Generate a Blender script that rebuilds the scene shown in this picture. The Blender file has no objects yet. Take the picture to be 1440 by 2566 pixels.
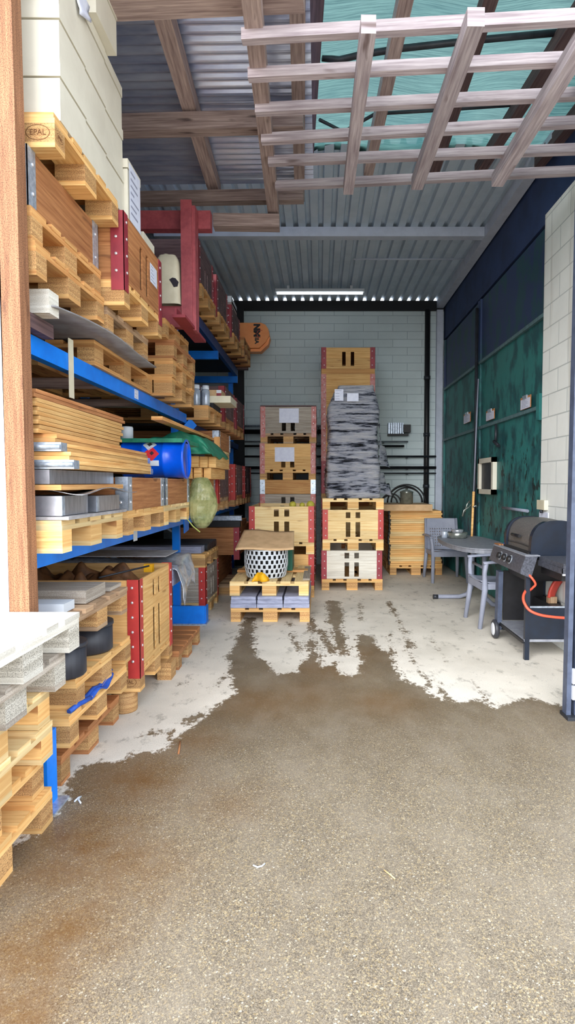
import bpy, math, random
import numpy as np
from mathutils import Vector, Matrix, noise
random.seed(7)
sc = bpy.context.scene
COL = sc.collection
R = math.radians
# ------------------------------------------------------------------ camera
F = 1500.0; PX, PY = 800.0, 1283.0; CAMZ = 1.41
PITCH = math.atan(73.0/F)
cp, sp_ = math.cos(PITCH), math.sin(PITCH)
def ray(px, py):
    dx = (px-PX)/F; dy = (PY-py)/F
    return Vector((dx, cp+dy*sp_, -sp_+dy*cp))
def atY(px, py, Y):
    d = ray(px, py); return Vector((0,0,CAMZ))+d*(Y/d.y)
def atX(px, py, X):
    d = ray(px, py); return Vector((0,0,CAMZ))+d*(X/d.x)
def atZ(px, py, Z):
    d = ray(px, py); return Vector((0,0,CAMZ))+d*((Z-CAMZ)/d.z)
cam_data = bpy.data.cameras.new('camera'); cam = bpy.data.objects.new('camera', cam_data); COL.objects.link(cam)
cam.location = (0,0,CAMZ); cam.rotation_euler = (R(90)-PITCH, 0, 0)
cam_data.sensor_fit = 'VERTICAL'; cam_data.sensor_height = 36.0; cam_data.lens = F*36.0/2566.0
cam_data.shift_x = -80.0/2566.0; cam_data.clip_start = 0.05
sc.camera = cam
# ------------------------------------------------------------------ materials
MATS = {}
def newmat(name):
    m = bpy.data.materials.new(name); m.use_nodes = True
    nt = m.node_tree; nt.nodes.clear()
    out = nt.nodes.new('ShaderNodeOutputMaterial'); b = nt.nodes.new('ShaderNodeBsdfPrincipled')
    nt.links.new(b.outputs[0], out.inputs[0]); MATS[name] = m
    return m, nt, b
class G:
    def __init__(s, nt): s.nt = nt
    def n(s, t, **k):
        nd = s.nt.nodes.new('ShaderNode'+t)
        for a, v in k.items():
            if a.startswith('i_'):
                key = a[2:]; key = int(key) if key.isdigit() else key.replace('_', ' ')
                s.put(nd.inputs[key], v)
            else: setattr(nd, a, v)
        return nd
    def put(s, sock, v):
        if hasattr(v, 'is_output'): s.nt.links.new(v, sock)
        elif isinstance(v, bpy.types.Node): s.nt.links.new(v.outputs[0], sock)
        else: sock.default_value = v
    def math(s, op, a, b=0.0, c=0.0):
        nd = s.n('Math', operation=op); s.put(nd.inputs[0], a); s.put(nd.inputs[1], b); s.put(nd.inputs[2], c); return nd.outputs[0]
    def ramp(s, fac, stops):
        nd = s.n('ValToRGB'); s.put(nd.inputs[0], fac); el = nd.color_ramp.elements
        while len(el) < len(stops): el.new(0.5)
        for e, (p, c) in zip(el, stops):
            e.position = p; e.color = (*c, 1) if len(c) == 3 else c
        return nd.outputs[0]
    def mix(s, fac, a, b, bt='MIX'):
        nd = s.n('Mix', data_type='RGBA', blend_type=bt); s.put(nd.inputs[0], fac)
        for sock, v in ((nd.inputs[6], a), (nd.inputs[7], b)):
            s.put(sock, (*v, 1) if isinstance(v, tuple) and len(v) == 3 else v)
        return nd.outputs[2]
    def noise(s, vec, scale, detail=3, rough=0.5):
        nd = s.n('TexNoise'); s.put(nd.inputs['Vector'], vec); nd.inputs['Scale'].default_value = scale
        nd.inputs['Detail'].default_value = detail; nd.inputs['Roughness'].default_value = rough; return nd.outputs[0]
    def mapping(s, vec, sc=(1,1,1), loc=(0,0,0)):
        nd = s.n('Mapping'); s.put(nd.inputs[0], vec); nd.inputs['Scale'].default_value = sc; nd.inputs['Location'].default_value = loc; return nd.outputs[0]
    def bump(s, h, strength=0.3, dist=0.01):
        nd = s.n('Bump'); s.put(nd.inputs['Height'], h); nd.inputs['Strength'].default_value = strength; nd.inputs['Distance'].default_value = dist; return nd.outputs[0]
    def ndot(s):
        pass
def srgb(r, g, b):
    f = lambda c: (c/255/12.92) if c/255 <= 0.04045 else ((c/255+0.055)/1.055)**2.4
    return (f(r), f(g), f(b))
def wood(name, light, dark, knot=None, rough=0.75, speck=0.0, var=0.35):
    m, nt, b = newmat(name); g = G(nt)
    uv = g.n('TexCoord').outputs['UV']
    v = g.mapping(uv, (1.3, 26, 1))
    n1 = g.noise(v, 2.2, 4, 0.6)
    c = g.ramp(n1, [(0.3, dark), (0.5, tuple((a+d)/2 for a, d in zip(light, dark))), (0.68, light)])
    n2 = g.noise(g.mapping(uv, (2.2, 9, 1)), 1.6, 2)
    kn = knot or tuple(x*0.45 for x in dark)
    c = g.mix(g.ramp(n2, [(0.66, (0,0,0)), (0.76, (0.75,)*3)]), c, kn)
    tint = g.n('Attribute', attribute_name='tint').outputs['Fac']
    k = g.math('MULTIPLY_ADD', tint, var, 1-var*0.55)
    rnd = g.n('ObjectInfo').outputs['Random']
    k = g.math('MULTIPLY', k, g.math('MULTIPLY_ADD', rnd, 0.22, 0.89))
    c = g.mix(1.0, c, g.n('CombineColor', i_0=k, i_1=k, i_2=k).outputs[0], 'MULTIPLY')
    if speck:
        n3 = g.noise(g.mapping(uv, (1, 1, 1)), 230, 2)
        c = g.mix(g.ramp(n3, [(0.35, (speck,)*3), (0.55, (0,0,0))]), c, tuple(x*0.3 for x in dark))
    g.put(b.inputs['Base Color'], c); b.inputs['Roughness'].default_value = rough
    g.put(b.inputs['Normal'], g.bump(n1, 0.25, 0.004))
    return m
def plain(name, col, rough=0.5, metal=0.0, nscale=0, ncol=None, namt=0.5, bump=0.0, spec=0.5, lo=0.4, hi=0.65, stretch=(1,1,1), trans=None):
    m, nt, b = newmat(name); g = G(nt)
    b.inputs['Roughness'].default_value = rough; b.inputs['Metallic'].default_value = metal
    b.inputs['Specular IOR Level'].default_value = spec
    b.inputs['Base Color'].default_value = (*col, 1)
    if nscale:
        ob = g.mapping(g.n('NewGeometry').outputs['Position'], stretch)
        n = g.noise(ob, nscale, 5, 0.6)
        c = g.mix(g.ramp(n, [(lo, (0,0,0)), (hi, (namt,)*3)]), col, ncol or tuple(x*0.5 for x in col))
        g.put(b.inputs['Base Color'], c)
        if bump: g.put(b.inputs['Normal'], g.bump(n, bump, 0.01))
    return m
wood('pine', srgb(240,200,134), srgb(206,150,84), srgb(150,90,45))
wood('pine_warm', srgb(224,176,112), srgb(184,122,66), srgb(120,70,35))
wood('pine_pale', srgb(244,222,170), srgb(222,184,122), srgb(160,110,70))
wood('wood_brown', srgb(202,142,90), srgb(150,92,52), srgb(90,50,28))
wood('wood_old', srgb(196,168,136), srgb(146,112,82), srgb(90,62,44))
wood('wood_grey', srgb(198,190,178), srgb(150,138,124), srgb(110,96,84), speck=0.4)
wood('wood_white', srgb(240,238,228), srgb(206,200,186), srgb(180,150,110), speck=0.25)
wood('wood_roof', srgb(192,172,166), srgb(128,108,106), srgb(58,44,46))
wood('wood_roof_dark', srgb(124,98,98), srgb(78,58,62), srgb(40,28,30))
wood('wood_lath', srgb(206,196,202), srgb(146,132,140), srgb(96,76,72))
wood('wood_post', srgb(176,126,90), srgb(128,84,56), srgb(70,42,28), speck=0.75)
wood('chip_block', srgb(226,182,122), srgb(178,128,78), srgb(130,86,50), speck=0.7)
wood('chip_block_grey', srgb(226,222,210), srgb(176,170,156), srgb(120,112,100), speck=0.7)
plain('red_steel', srgb(196,62,56), 0.45, 0, 9, srgb(160,44,48), 0.6)
plain('red_deep', srgb(160,52,64), 0.5, 0, 9, srgb(120,36,52), 0.6)
plain('red_frame', srgb(176,84,92), 0.55, 0, 14, srgb(140,58,70), 0.7)
plain('red_pale', srgb(206,150,146), 0.55, 0, 16, srgb(180,80,76), 0.8)
plain('rivet', srgb(232,232,236), 0.3, 0.6)
plain('blue_paint', srgb(14,136,250), 0.4, 0, 6, srgb(10,104,214), 0.5)
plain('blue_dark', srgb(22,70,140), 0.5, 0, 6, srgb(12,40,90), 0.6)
plain('galv', srgb(196,208,222), 0.35, 0.55, 40, srgb(130,146,166), 0.7)
plain('steel_sheet', srgb(186,190,200), 0.3, 0.7, 8, srgb(120,126,138), 0.5, stretch=(1,6,1))
plain('steel_dark', srgb(58,62,70), 0.45, 0.4, 12, srgb(30,32,38), 0.5)
plain('grey_sheet', srgb(150,150,154), 0.6, 0, 10, srgb(106,100,98), 0.6)
plain('black', srgb(16,16,20), 0.5, 0, 20, srgb(34,34,40), 0.4)
plain('black_plastic', srgb(52,54,62), 0.45, 0, 60, srgb(36,38,46), 0.6, stretch=(1,1,0.1))
plain('white_board', srgb(226,222,206), 0.6, 0, 4, srgb(206,200,184), 0.5)
plain('box_seam', srgb(90,80,70), 0.8)
plain('paper', srgb(226,232,250), 0.7, 0, 30, srgb(206,212,236), 0.5)
plain('ink', srgb(150,156,180), 0.7)
plain('dark_mark', srgb(40,34,48), 0.6)
plain('gate_rail', srgb(96,130,136), 0.5, 0, 20, srgb(60,80,84), 0.6)
plain('ink_brown', srgb(110,70,36), 0.8)
plain('cardboard', srgb(222,186,142), 0.8, 0, 8, srgb(184,146,106), 0.5)
plain('cream', srgb(226,220,196), 0.45, 0, 7, srgb(196,188,160), 0.5)
plain('drum_blue', srgb(6,98,246), 0.25, 0, 5, srgb(6,62,180), 0.4)
plain('label_red', srgb(222,40,52), 0.5); plain('label_white', srgb(226,232,240), 0.5)
plain('green_tarp', srgb(42,142,110), 0.55, 0, 14, srgb(22,100,80), 0.7, 0.4)
plain('green_dark', srgb(18,92,70), 0.6)
plain('orange', srgb(255,166,98), 0.5, 0, 6, srgb(244,140,74), 0.4)
plain('yellow', srgb(250,188,16), 0.6, 0, 20, srgb(230,150,6), 0.5)
plain('chair_grey', srgb(150,156,174), 0.5, 0, 8, srgb(120,126,146), 0.4)
plain('chair_dark', srgb(52,66,92), 0.5, 0, 8, srgb(34,44,66), 0.5)
plain('table_grey', srgb(142,146,156), 0.55, 0, 18, srgb(110,114,124), 0.6)
plain('grill_enamel', srgb(86,84,84), 0.5, 0, 120, srgb(160,152,140), 0.5, lo=0.5, hi=0.7)
plain('grill_navy', srgb(20,32,50), 0.35, 0, 10, srgb(10,14,24), 0.5)
plain('grill_panel', srgb(88,92,104), 0.45, 0.2, 60, srgb(46,48,56), 0.8)
plain('hose', srgb(240,92,66), 0.4); plain('red_plastic', srgb(206,72,58), 0.45, 0, 8, srgb(170,50,44), 0.4)
plain('wheel_white', srgb(214,218,226), 0.5)
plain('door_steel', srgb(74,84,106), 0.5, 0, 18, srgb(48,56,76), 0.6)
plain('concrete_block', srgb(150,146,140), 0.9, 0, 30, srgb(110,106,102), 0.6, 0.4)
plain('slab_blue', srgb(168,174,200), 0.7, 0, 40, srgb(118,124,150), 0.7, stretch=(0.2,1,1))
plain('ceiling_paint', srgb(206,222,238), 0.6, 0, 3, srgb(170,190,208), 0.4)
plain('beam_paint', srgb(206,216,234), 0.6, 0, 6, srgb(170,182,200), 0.4)
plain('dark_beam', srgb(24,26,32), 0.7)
plain('dark_wall', srgb(52,54,60), 0.9, 0, 5, srgb(30,32,36), 0.6)
plain('white_plaster', srgb(236,238,240), 0.8, 0, 3, srgb(220,224,230), 0.4)
plain('leather', srgb(122,82,50), 0.6, 0, 9, srgb(60,38,24), 0.8, 0.6)
plain('blue_strap', srgb(40,90,190), 0.6, 0, 20, srgb(20,52,130), 0.6, 0.4)
plain('foil', srgb(206,212,222), 0.25, 0.6, 16, srgb(130,136,146), 0.7, 0.6)
plain('tarp_grey', srgb(170,168,170), 0.7, 0, 12, srgb(120,112,106), 0.6, 0.5)
plain('pot_metal', srgb(170,176,170), 0.25, 0.7, 20, srgb(110,118,108), 0.5)
plain('glass_jar', srgb(190,200,214), 0.15, 0.2, 14, srgb(110,124,146), 0.6)
plain('netting_yellow', srgb(170,178,92), 0.5)
plain('fruit', srgb(196,186,70), 0.6, 0, 30, srgb(150,150,50), 0.6)
plain('lamp_white', srgb(210,218,226), 0.5)
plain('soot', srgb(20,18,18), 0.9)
# corrugated steel
m, nt, b = newmat('corrugated'); g = G(nt)
pos = g.n('NewGeometry').outputs['Position']
c = g.mix(g.ramp(g.noise(g.mapping(pos, (0.6, 4, 1)), 2.0, 5, 0.65), [(0.35, (0,0,0)), (0.7, (0.7,)*3)]), srgb(220,230,255), srgb(112,128,184))
g.put(b.inputs['Base Color'], c); b.inputs['Metallic'].default_value = 0.5; b.inputs['Roughness'].default_value = 0.22
# shade net
m, nt, b = newmat('shade_net'); g = G(nt)
pos = g.n('NewGeometry').outputs['Position']
n = g.noise(g.mapping(pos, (1.2, 30, 1)), 3.0, 4, 0.7)
n2 = g.noise(pos, 1.2, 3)
c = g.mix(g.ramp(n, [(0.35, (0,0,0)), (0.65, (1,1,1))]), srgb(46,76,74), srgb(78,108,102))
c = g.mix(g.ramp(n2, [(0.52, (0,0,0)), (0.7, (0.55,)*3)]), c, srgb(26,70,74))
tr = g.n('BsdfTranslucent'); g.put(tr.inputs[0], c); df = g.n('BsdfDiffuse'); g.put(df.inputs[0], c)
mx = g.n('MixShader', i_0=0.25); g.put(mx.inputs[1], tr); g.put(mx.inputs[2], df)
tp = g.n('BsdfTransparent'); mx2 = g.n('MixShader', i_0=0.02); g.put(mx2.inputs[1], mx); g.put(mx2.inputs[2], tp)
g.put([x for x in nt.nodes if x.type == 'OUTPUT_MATERIAL'][0].inputs[0], mx2)
# translucent yellow bag
m, nt, b = newmat('film_bag'); g = G(nt)
n = g.noise(g.n('NewGeometry').outputs['Position'], 9, 4, 0.6)
c = g.ramp(n, [(0.35, srgb(126,140,76)), (0.6, srgb(204,206,150))])
g.put(b.inputs['Base Color'], c); b.inputs['Roughness'].default_value = 0.25; b.inputs['Transmission Weight'].default_value = 0.3; b.inputs['Alpha'].default_value = 0.72
g.put(b.inputs['Normal'], g.bump(n, 0.5, 0.03))
# black stretch wrap, its whitish sheen painted into the colour
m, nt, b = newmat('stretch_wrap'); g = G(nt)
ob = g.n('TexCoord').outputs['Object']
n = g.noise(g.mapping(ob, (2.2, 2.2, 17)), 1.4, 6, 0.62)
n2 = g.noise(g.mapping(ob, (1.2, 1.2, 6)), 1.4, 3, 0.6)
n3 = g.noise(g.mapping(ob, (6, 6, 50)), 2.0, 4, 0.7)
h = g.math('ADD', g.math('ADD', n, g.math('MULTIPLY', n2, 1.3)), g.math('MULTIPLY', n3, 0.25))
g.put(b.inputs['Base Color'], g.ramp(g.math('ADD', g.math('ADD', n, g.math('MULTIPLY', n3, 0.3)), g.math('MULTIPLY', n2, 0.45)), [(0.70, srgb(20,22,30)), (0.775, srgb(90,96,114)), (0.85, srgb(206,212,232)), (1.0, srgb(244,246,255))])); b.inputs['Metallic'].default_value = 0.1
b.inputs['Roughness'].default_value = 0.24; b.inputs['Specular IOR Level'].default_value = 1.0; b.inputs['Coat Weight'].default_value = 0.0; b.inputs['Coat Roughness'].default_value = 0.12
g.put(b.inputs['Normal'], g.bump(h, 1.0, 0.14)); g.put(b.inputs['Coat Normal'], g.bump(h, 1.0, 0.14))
# block walls
def blockwall(name, col, mortar, axis, bw, bh, stain=None):
    m, nt, b = newmat(name); g = G(nt)
    pos = g.n('NewGeometry').outputs['Position']
    sx = g.n('SeparateXYZ', i_0=pos)
    v = g.n('CombineXYZ'); g.put(v.inputs[0], sx.outputs['X' if axis == 'x' else 'Y']); g.put(v.inputs[1], sx.outputs['Z'])
    bt = g.n('TexBrick'); g.put(bt.inputs['Vector'], v); bt.inputs['Scale'].default_value = 1.0
    bt.inputs['Brick Width'].default_value = bw; bt.inputs['Row Height'].default_value = bh; bt.inputs['Mortar Size'].default_value = 0.006; bt.inputs['Mortar Smooth'].default_value = 0.4
    bt.inputs['Color1'].default_value = (*col, 1); bt.inputs['Color2'].default_value = (*[x*0.94 for x in col], 1); bt.inputs['Mortar'].default_value = (*mortar, 1)
    c = bt.outputs[0]
    n = g.noise(pos, 1.1, 5, 0.65)
    c = g.mix(g.ramp(n, [(0.42, (0,0,0)), (0.75, (0.5,)*3)]), c, tuple(x*0.72 for x in col))
    if stain:
        ns = g.noise(g.mapping(pos, (1, 1.6, 0.12)), 2.6, 4)
        c = g.mix(g.ramp(ns, [(0.5, (0,0,0)), (0.68, (0.6,)*3)]), c, stain)
    g.put(b.inputs['Base Color'], c); b.inputs['Roughness'].default_value = 0.85
    g.put(b.inputs['Normal'], g.bump(g.math('MULTIPLY', bt.outputs[1], -1.0), 0.5, 0.008))
blockwall('back_block', srgb(214,230,234), srgb(178,196,204), 'x', 0.5, 0.133)
blockwall('pier_block', srgb(248,251,247), srgb(196,202,200), 'y', 0.4, 0.2, srgb(170,158,136))
# gate
m, nt, b = newmat('gate_paint_shade'); g = G(nt)
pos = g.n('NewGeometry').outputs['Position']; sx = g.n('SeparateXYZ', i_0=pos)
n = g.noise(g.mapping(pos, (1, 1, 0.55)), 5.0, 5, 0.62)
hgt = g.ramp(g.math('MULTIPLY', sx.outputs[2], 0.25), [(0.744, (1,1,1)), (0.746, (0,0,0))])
base = g.mix(hgt, srgb(38,58,100), srgb(46,124,122))  # navy over green puts the fading light high on the gate into the colour
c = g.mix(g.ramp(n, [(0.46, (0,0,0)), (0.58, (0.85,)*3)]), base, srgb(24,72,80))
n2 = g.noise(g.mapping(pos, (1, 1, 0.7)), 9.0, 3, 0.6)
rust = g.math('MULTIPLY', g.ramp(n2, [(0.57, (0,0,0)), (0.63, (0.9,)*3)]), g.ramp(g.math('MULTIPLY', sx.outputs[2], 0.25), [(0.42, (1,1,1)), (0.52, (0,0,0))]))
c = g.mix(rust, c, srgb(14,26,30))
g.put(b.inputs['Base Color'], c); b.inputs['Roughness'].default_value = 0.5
plain('navy_wall', srgb(46,68,112), 0.7, 0, 3, srgb(30,44,72), 0.5)
# floor
m, nt, b = newmat('yard_floor'); g = G(nt)
pos = g.n('NewGeometry').outputs['Position']
wet = g.n('Attribute', attribute_name='wet').outputs['Fac']; brown = g.n('Attribute', attribute_name='mud').outputs['Fac']; rear = g.n('Attribute', attribute_name='asphalt').outputs['Fac']
nb = g.noise(g.mapping(pos, (1.5, 0.8, 1)), 4.5, 7, 0.68)
nf = g.noise(g.mapping(pos, (1.4, 0.9, 1)), 22, 5, 0.7)
w = g.math('ADD', wet, g.math('MULTIPLY_ADD', nb, 0.62, -0.31)); w = g.math('ADD', w, g.math('MULTIPLY_ADD', nf, 0.6, -0.3))
wm = g.ramp(w, [(0.47, (0,0,0)), (0.54, (1,1,1))])
n_big = g.noise(pos, 1.3, 5, 0.6)
dry = g.ramp(n_big, [(0.3, srgb(206,200,188)), (0.6, srgb(232,226,214))])
dn = g.noise(g.mapping(pos, (1.3, 0.7, 1)), 7, 6, 0.7)
dry = g.mix(g.ramp(dn, [(0.56, (0,0,0)), (0.68, (0.6,)*3)]), dry, srgb(130,126,116))
dry = g.mix(g.ramp(g.noise(pos, 160, 3, 0.7), [(0.36, (0.25,)*3), (0.5, (0,0,0))]), dry, srgb(120,112,100))
n_w = g.noise(g.mapping(pos, (1.2, 0.6, 1)), 2.2, 6, 0.65)
wetc = g.ramp(n_w, [(0.3, srgb(84,71,53)), (0.55, srgb(110,97,78)), (0.75, srgb(136,126,108))])
wetc = g.mix(brown, wetc, srgb(112,86,48))
# aggregate grains
vo = g.n('TexVoronoi', feature='F1'); g.put(vo.inputs['Vector'], pos); vo.inputs['Scale'].default_value = 210
col = g.n('SeparateColor', i_0=vo.outputs['Color'])
grain = g.ramp(col.outputs[0], [(0.0, srgb(44,42,40)), (0.22, srgb(100,91,78)), (0.74, srgb(136,124,104)), (0.90, srgb(176,150,98)), (0.97, srgb(214,196,150)), (1.0, srgb(252,248,232))])
vo2 = g.n('TexVoronoi', feature='F1'); g.put(vo2.inputs['Vector'], pos); vo2.inputs['Scale'].default_value = 430
c2 = g.n('SeparateColor', i_0=vo2.outputs['Color'])
grain2 = g.ramp(c2.outputs[1], [(0.0, srgb(48,45,42)), (0.5, srgb(118,108,94)), (1.0, srgb(204,192,166))])
gr = g.mix(0.5, grain, grain2)
aspc = g.mix(g.math('MULTIPLY', rear, 0.74), wetc, gr)
pn = g.noise(g.mapping(pos, (1.6, 0.9, 1)), 2.6, 6, 0.65)
aspc = g.mix(g.ramp(pn, [(0.45, (0,0,0)), (0.7, (0.45,)*3)]), aspc, srgb(146,136,120))
aspc = g.mix(g.math('MULTIPLY', brown, g.ramp(g.noise(pos, 7, 5, 0.7), [(0.3, (0.35,)*3), (0.65, (0.95,)*3)])), aspc, srgb(104,70,28))
c = g.mix(wm, dry, aspc)
g.put(b.inputs['Base Color'], c)
g.put(b.inputs['Roughness'], g.ramp(wm, [(0, (0.85,)*3), (1, (0.5,)*3)]))
bh = g.math('ADD', g.math('MULTIPLY', col.outputs[0], rear), nf)
g.put(b.inputs['Normal'], g.bump(bh, 0.25, 0.004))

# ------------------------------------------------------------------ mesh builder
ABS = {}
class MB:
    def __init__(s): s.v = []; s.f = []; s.uv = []; s.t = []; s.mi = []; s.sm = []
    def face(s, ids, uvs=None, t=0.5, mi=0, sm=False):
        s.f.append(ids); s.uv.append(uvs or [(s.v[i][0]+s.v[i][1], s.v[i][2]) for i in ids]); s.t.append(t); s.mi.append(mi); s.sm.append(sm)
    def box(s, a, b, mi=0, M=None, grain=None, tint=None, top=None):
        a, b = Vector(a), Vector(b)
        lo = Vector([min(x, y) for x, y in zip(a, b)]); hi = Vector([max(x, y) for x, y in zip(a, b)])
        d = hi-lo; ax = grain if grain is not None else max(range(3), key=lambda i: d[i])
        o = len(s.v); cs = []
        for k in range(8):
            p = Vector((hi.x if k & 1 else lo.x, hi.y if k & 2 else lo.y, hi.z if k & 4 else lo.z)); cs.append(p.copy())
            s.v.append(tuple(M @ p) if M else tuple(p))
        t = random.random() if tint is None else tint
        u0, v0 = random.uniform(0, 40), random.uniform(0, 40)
        for q in ((0,2,3,1), (4,5,7,6), (0,1,5,4), (2,6,7,3), (0,4,6,2), (1,3,7,5)):
            pts = [cs[i] for i in q]
            n = (pts[1]-pts[0]).cross(pts[2]-pts[0]); na = max(range(3), key=lambda i: abs(n[i]))
            rem = [i for i in range(3) if i != na]
            if ax in rem: ua = ax; va = [i for i in rem if i != ax][0]; uvs = [(p[ua]+u0, p[va]+v0) for p in pts]
            else: uvs = [(p[rem[0]]*0.5+u0, p[rem[1]]+v0) for p in pts]
            s.face([o+i for i in q], uvs, t, mi)
        return s
    def tube(s, path, r, n=8, mi=0, caps=True, sm=True):
        path = [Vector(p) for p in path]; rs = r if isinstance(r, (list, tuple)) else [r]*len(path)
        rings = []; up = None
        for i, p in enumerate(path):
            d = (path[min(i+1, len(path)-1)]-path[max(i-1, 0)]).normalized()
            if up is None: up = Vector((0,0,1)) if abs(d.z) < 0.9 else Vector((1,0,0))
            x = d.cross(up).normalized(); y = x.cross(d).normalized(); up = y
            o = len(s.v)
            for k in range(n):
                a = 2*math.pi*k/n; s.v.append(tuple(p+(x*math.cos(a)+y*math.sin(a))*rs[i]))
            rings.append(o)
        t = random.random()
        for i in range(len(rings)-1):
            for k in range(n):
                k2 = (k+1) % n; s.face([rings[i]+k, rings[i]+k2, rings[i+1]+k2, rings[i+1]+k], None, t, mi, sm)
        if caps:
            s.face([rings[0]+k for k in range(n)][::-1], None, t, mi); s.face([rings[-1]+k for k in range(n)], None, t, mi)
        return s
    def lathe(s, prof, c=(0,0,0), n=24, mi=0, axis='z', sm=True, caps=True):
        c = Vector(c); rings = []
        for r, z in prof:
            o = len(s.v)
            for k in range(n):
                a = 2*math.pi*k/n; x, y = r*math.cos(a), r*math.sin(a)
                p = Vector((x, y, z)) if axis == 'z' else Vector((z, x, y)) if axis == 'x' else Vector((y, z, x))
                s.v.append(tuple(c+p))
            rings.append(o)
        for i in range(len(rings)-1):
            for k in range(n):
                k2 = (k+1) % n; s.face([rings[i]+k, rings[i]+k2, rings[i+1]+k2, rings[i+1]+k], None, .5, mi, sm)
        if caps:
            s.face([rings[0]+k for k in range(n)][::-1], None, .5, mi); s.face([rings[-1]+k for k in range(n)], None, .5, mi)
        return s
    def prism(s, poly, a0, a1, axis='y', mi=0, sm=False):
        """polygon (2D) extruded along axis from a0 to a1."""
        def P(u, v, w): return {'x': (w, u, v), 'y': (u, w, v), 'z': (u, v, w)}[axis]
        o = len(s.v); n = len(poly)
        for w in (a0, a1):
            for u, v in poly: s.v.append(P(u, v, w))
        t = random.random()
        s.face([o+i for i in range(n)], None, t, mi); s.face([o+n+i for i in range(n)][::-1], None, t, mi)
        for i in range(n):
            j = (i+1) % n; s.face([o+i, o+n+i, o+n+j, o+j], None, t, mi, sm)
        return s
    def grid(s, fn, nu, nv, mi=0, sm=True, skip=None):
        o = len(s.v)
        for i in range(nu+1):
            for j in range(nv+1): s.v.append(tuple(fn(i/nu, j/nv)))
        for i in range(nu):
            for j in range(nv):
                if skip and skip(i, j): continue
                a = o+i*(nv+1)+j
                s.face([a, a+nv+1, a+nv+2, a+1], [(i/nu, j/nv), ((i+1)/nu, j/nv), ((i+1)/nu, (j+1)/nv), (i/nu, (j+1)/nv)], .5, mi, sm)
        return s
    def beam(s, p0, p1, w, h, mi=0, roll=0.0, tint=None):
        """box from p0 to p1 (centres of the end faces); w sideways, h up."""
        p0, p1 = Vector(p0), Vector(p1); d = (p1-p0); L = d.length; d.normalize()
        ref = Vector((0,0,1)) if abs(d.z) < 0.95 else Vector((0,1,0))
        x = d.cross(ref).normalized(); z = x.cross(d).normalized()
        M = Matrix(((d.x, x.x, z.x, p0.x), (d.y, x.y, z.y, p0.y), (d.z, x.z, z.z, p0.z), (0,0,0,1)))
        if roll: M = M @ Matrix.Rotation(roll, 4, 'X')
        return s.box((0,-w/2,-h/2), (L,w/2,h/2), mi, M, grain=0, tint=tint)
    def build(s, name, mats, parent=None, loc=None, solid=0.0, smooth_all=False):
        if isinstance(mats, str): mats = [mats]
        base = ABS.get(parent.name, Vector()) if parent is not None else None
        if parent is None:
            xs = [v[0] for v in s.v]; ys = [v[1] for v in s.v]; zs = [v[2] for v in s.v]
            base = Vector(((min(xs)+max(xs))/2, (min(ys)+max(ys))/2, min(zs))) if loc is None else Vector(loc)
        me = bpy.data.meshes.new(name)
        me.from_pydata([(v[0]-base.x, v[1]-base.y, v[2]-base.z) for v in s.v], [], s.f)
        for mname in mats: me.materials.append(MATS[mname])
        uvl = me.uv_layers.new(name='UVMap'); uvl.data.foreach_set('uv', [c for fuv in s.uv for p in fuv for c in p])
        at = me.attributes.new('tint', 'FLOAT', 'FACE'); at.data.foreach_set('value', s.t)
        me.polygons.foreach_set('material_index', s.mi); me.polygons.foreach_set('use_smooth', s.sm)
        me.update()
        o = bpy.data.objects.new(name, me); COL.objects.link(o)
        if parent is not None: o.parent = parent
        else: o.location = base
        ABS[o.name] = base.copy()
        if solid:
            md = o.modifiers.new('thick', 'SOLIDIFY'); md.thickness = solid; md.offset = 0
        return o
def tag(o, label, cat, group=None, kind=None):
    if label: o['label'] = label
    if cat: o['category'] = cat
    if group: o['group'] = group
    if kind: o['kind'] = kind
    return o
def thing(name, label, cat, loc=(0,0,0), rotz=0.0, group=None):
    o = bpy.data.objects.new(name, None); COL.objects.link(o); o.empty_display_size = 0.1
    o.location = loc; o.rotation_euler = (0,0,rotz); ABS[o.name] = Vector(loc)
    return tag(o, label, cat, group)
def single(name, mb, mats, label, cat, group=None, **k):
    return tag(mb.build(name, mats, **k), label, cat, group)
def struct(name, mb, mats, **k):
    o = mb.build(name, mats, **k)
    if o.parent is None: o['kind'] = 'structure'
    return o
KIDS = {}
def dup(root, loc, rotz, label, group=None):
    if root.name not in KIDS: KIDS[root.name] = [(c, list(c.children)) for c in root.children]
    r = root.copy(); COL.objects.link(r); r.location = loc; r.rotation_euler = (0,0,rotz); r['label'] = label
    if group: r['group'] = group
    elif 'group' in r: del r['group']
    for c, gs in KIDS[root.name]:
        c2 = c.copy(); COL.objects.link(c2); c2.parent = r
        for gch in gs:
            d = gch.copy(); COL.objects.link(d); d.parent = c2
    return r
def lab(o, l): o['label'] = l; return o
def textmesh(txt, size, M, mb, mi=0, bold=0.0):
    cu = bpy.data.curves.new('lettering', 'FONT'); cu.body = txt; cu.size = size; cu.align_x = 'CENTER'; cu.align_y = 'CENTER'; cu.extrude = 0.0006; cu.offset = bold
    o = bpy.data.objects.new('lettering', cu); COL.objects.link(o)
    me = bpy.data.meshes.new_from_object(o.evaluated_get(bpy.context.evaluated_depsgraph_get()))
    off = len(mb.v)
    for v in me.vertices: mb.v.append(tuple(M @ v.co))
    for p in me.polygons: mb.face([off+i for i in p.vertices], None, .5, mi)
    bpy.data.objects.remove(o); bpy.data.curves.remove(cu); bpy.data.meshes.remove(me)
def basis(origin, xdir, ydir):
    x = Vector(xdir).normalized(); y = Vector(ydir).normalized(); z = x.cross(y)
    return Matrix(((x.x,y.x,z.x,origin[0]),(x.y,y.y,z.y,origin[1]),(x.z,y.z,z.z,origin[2]),(0,0,0,1)))

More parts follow.
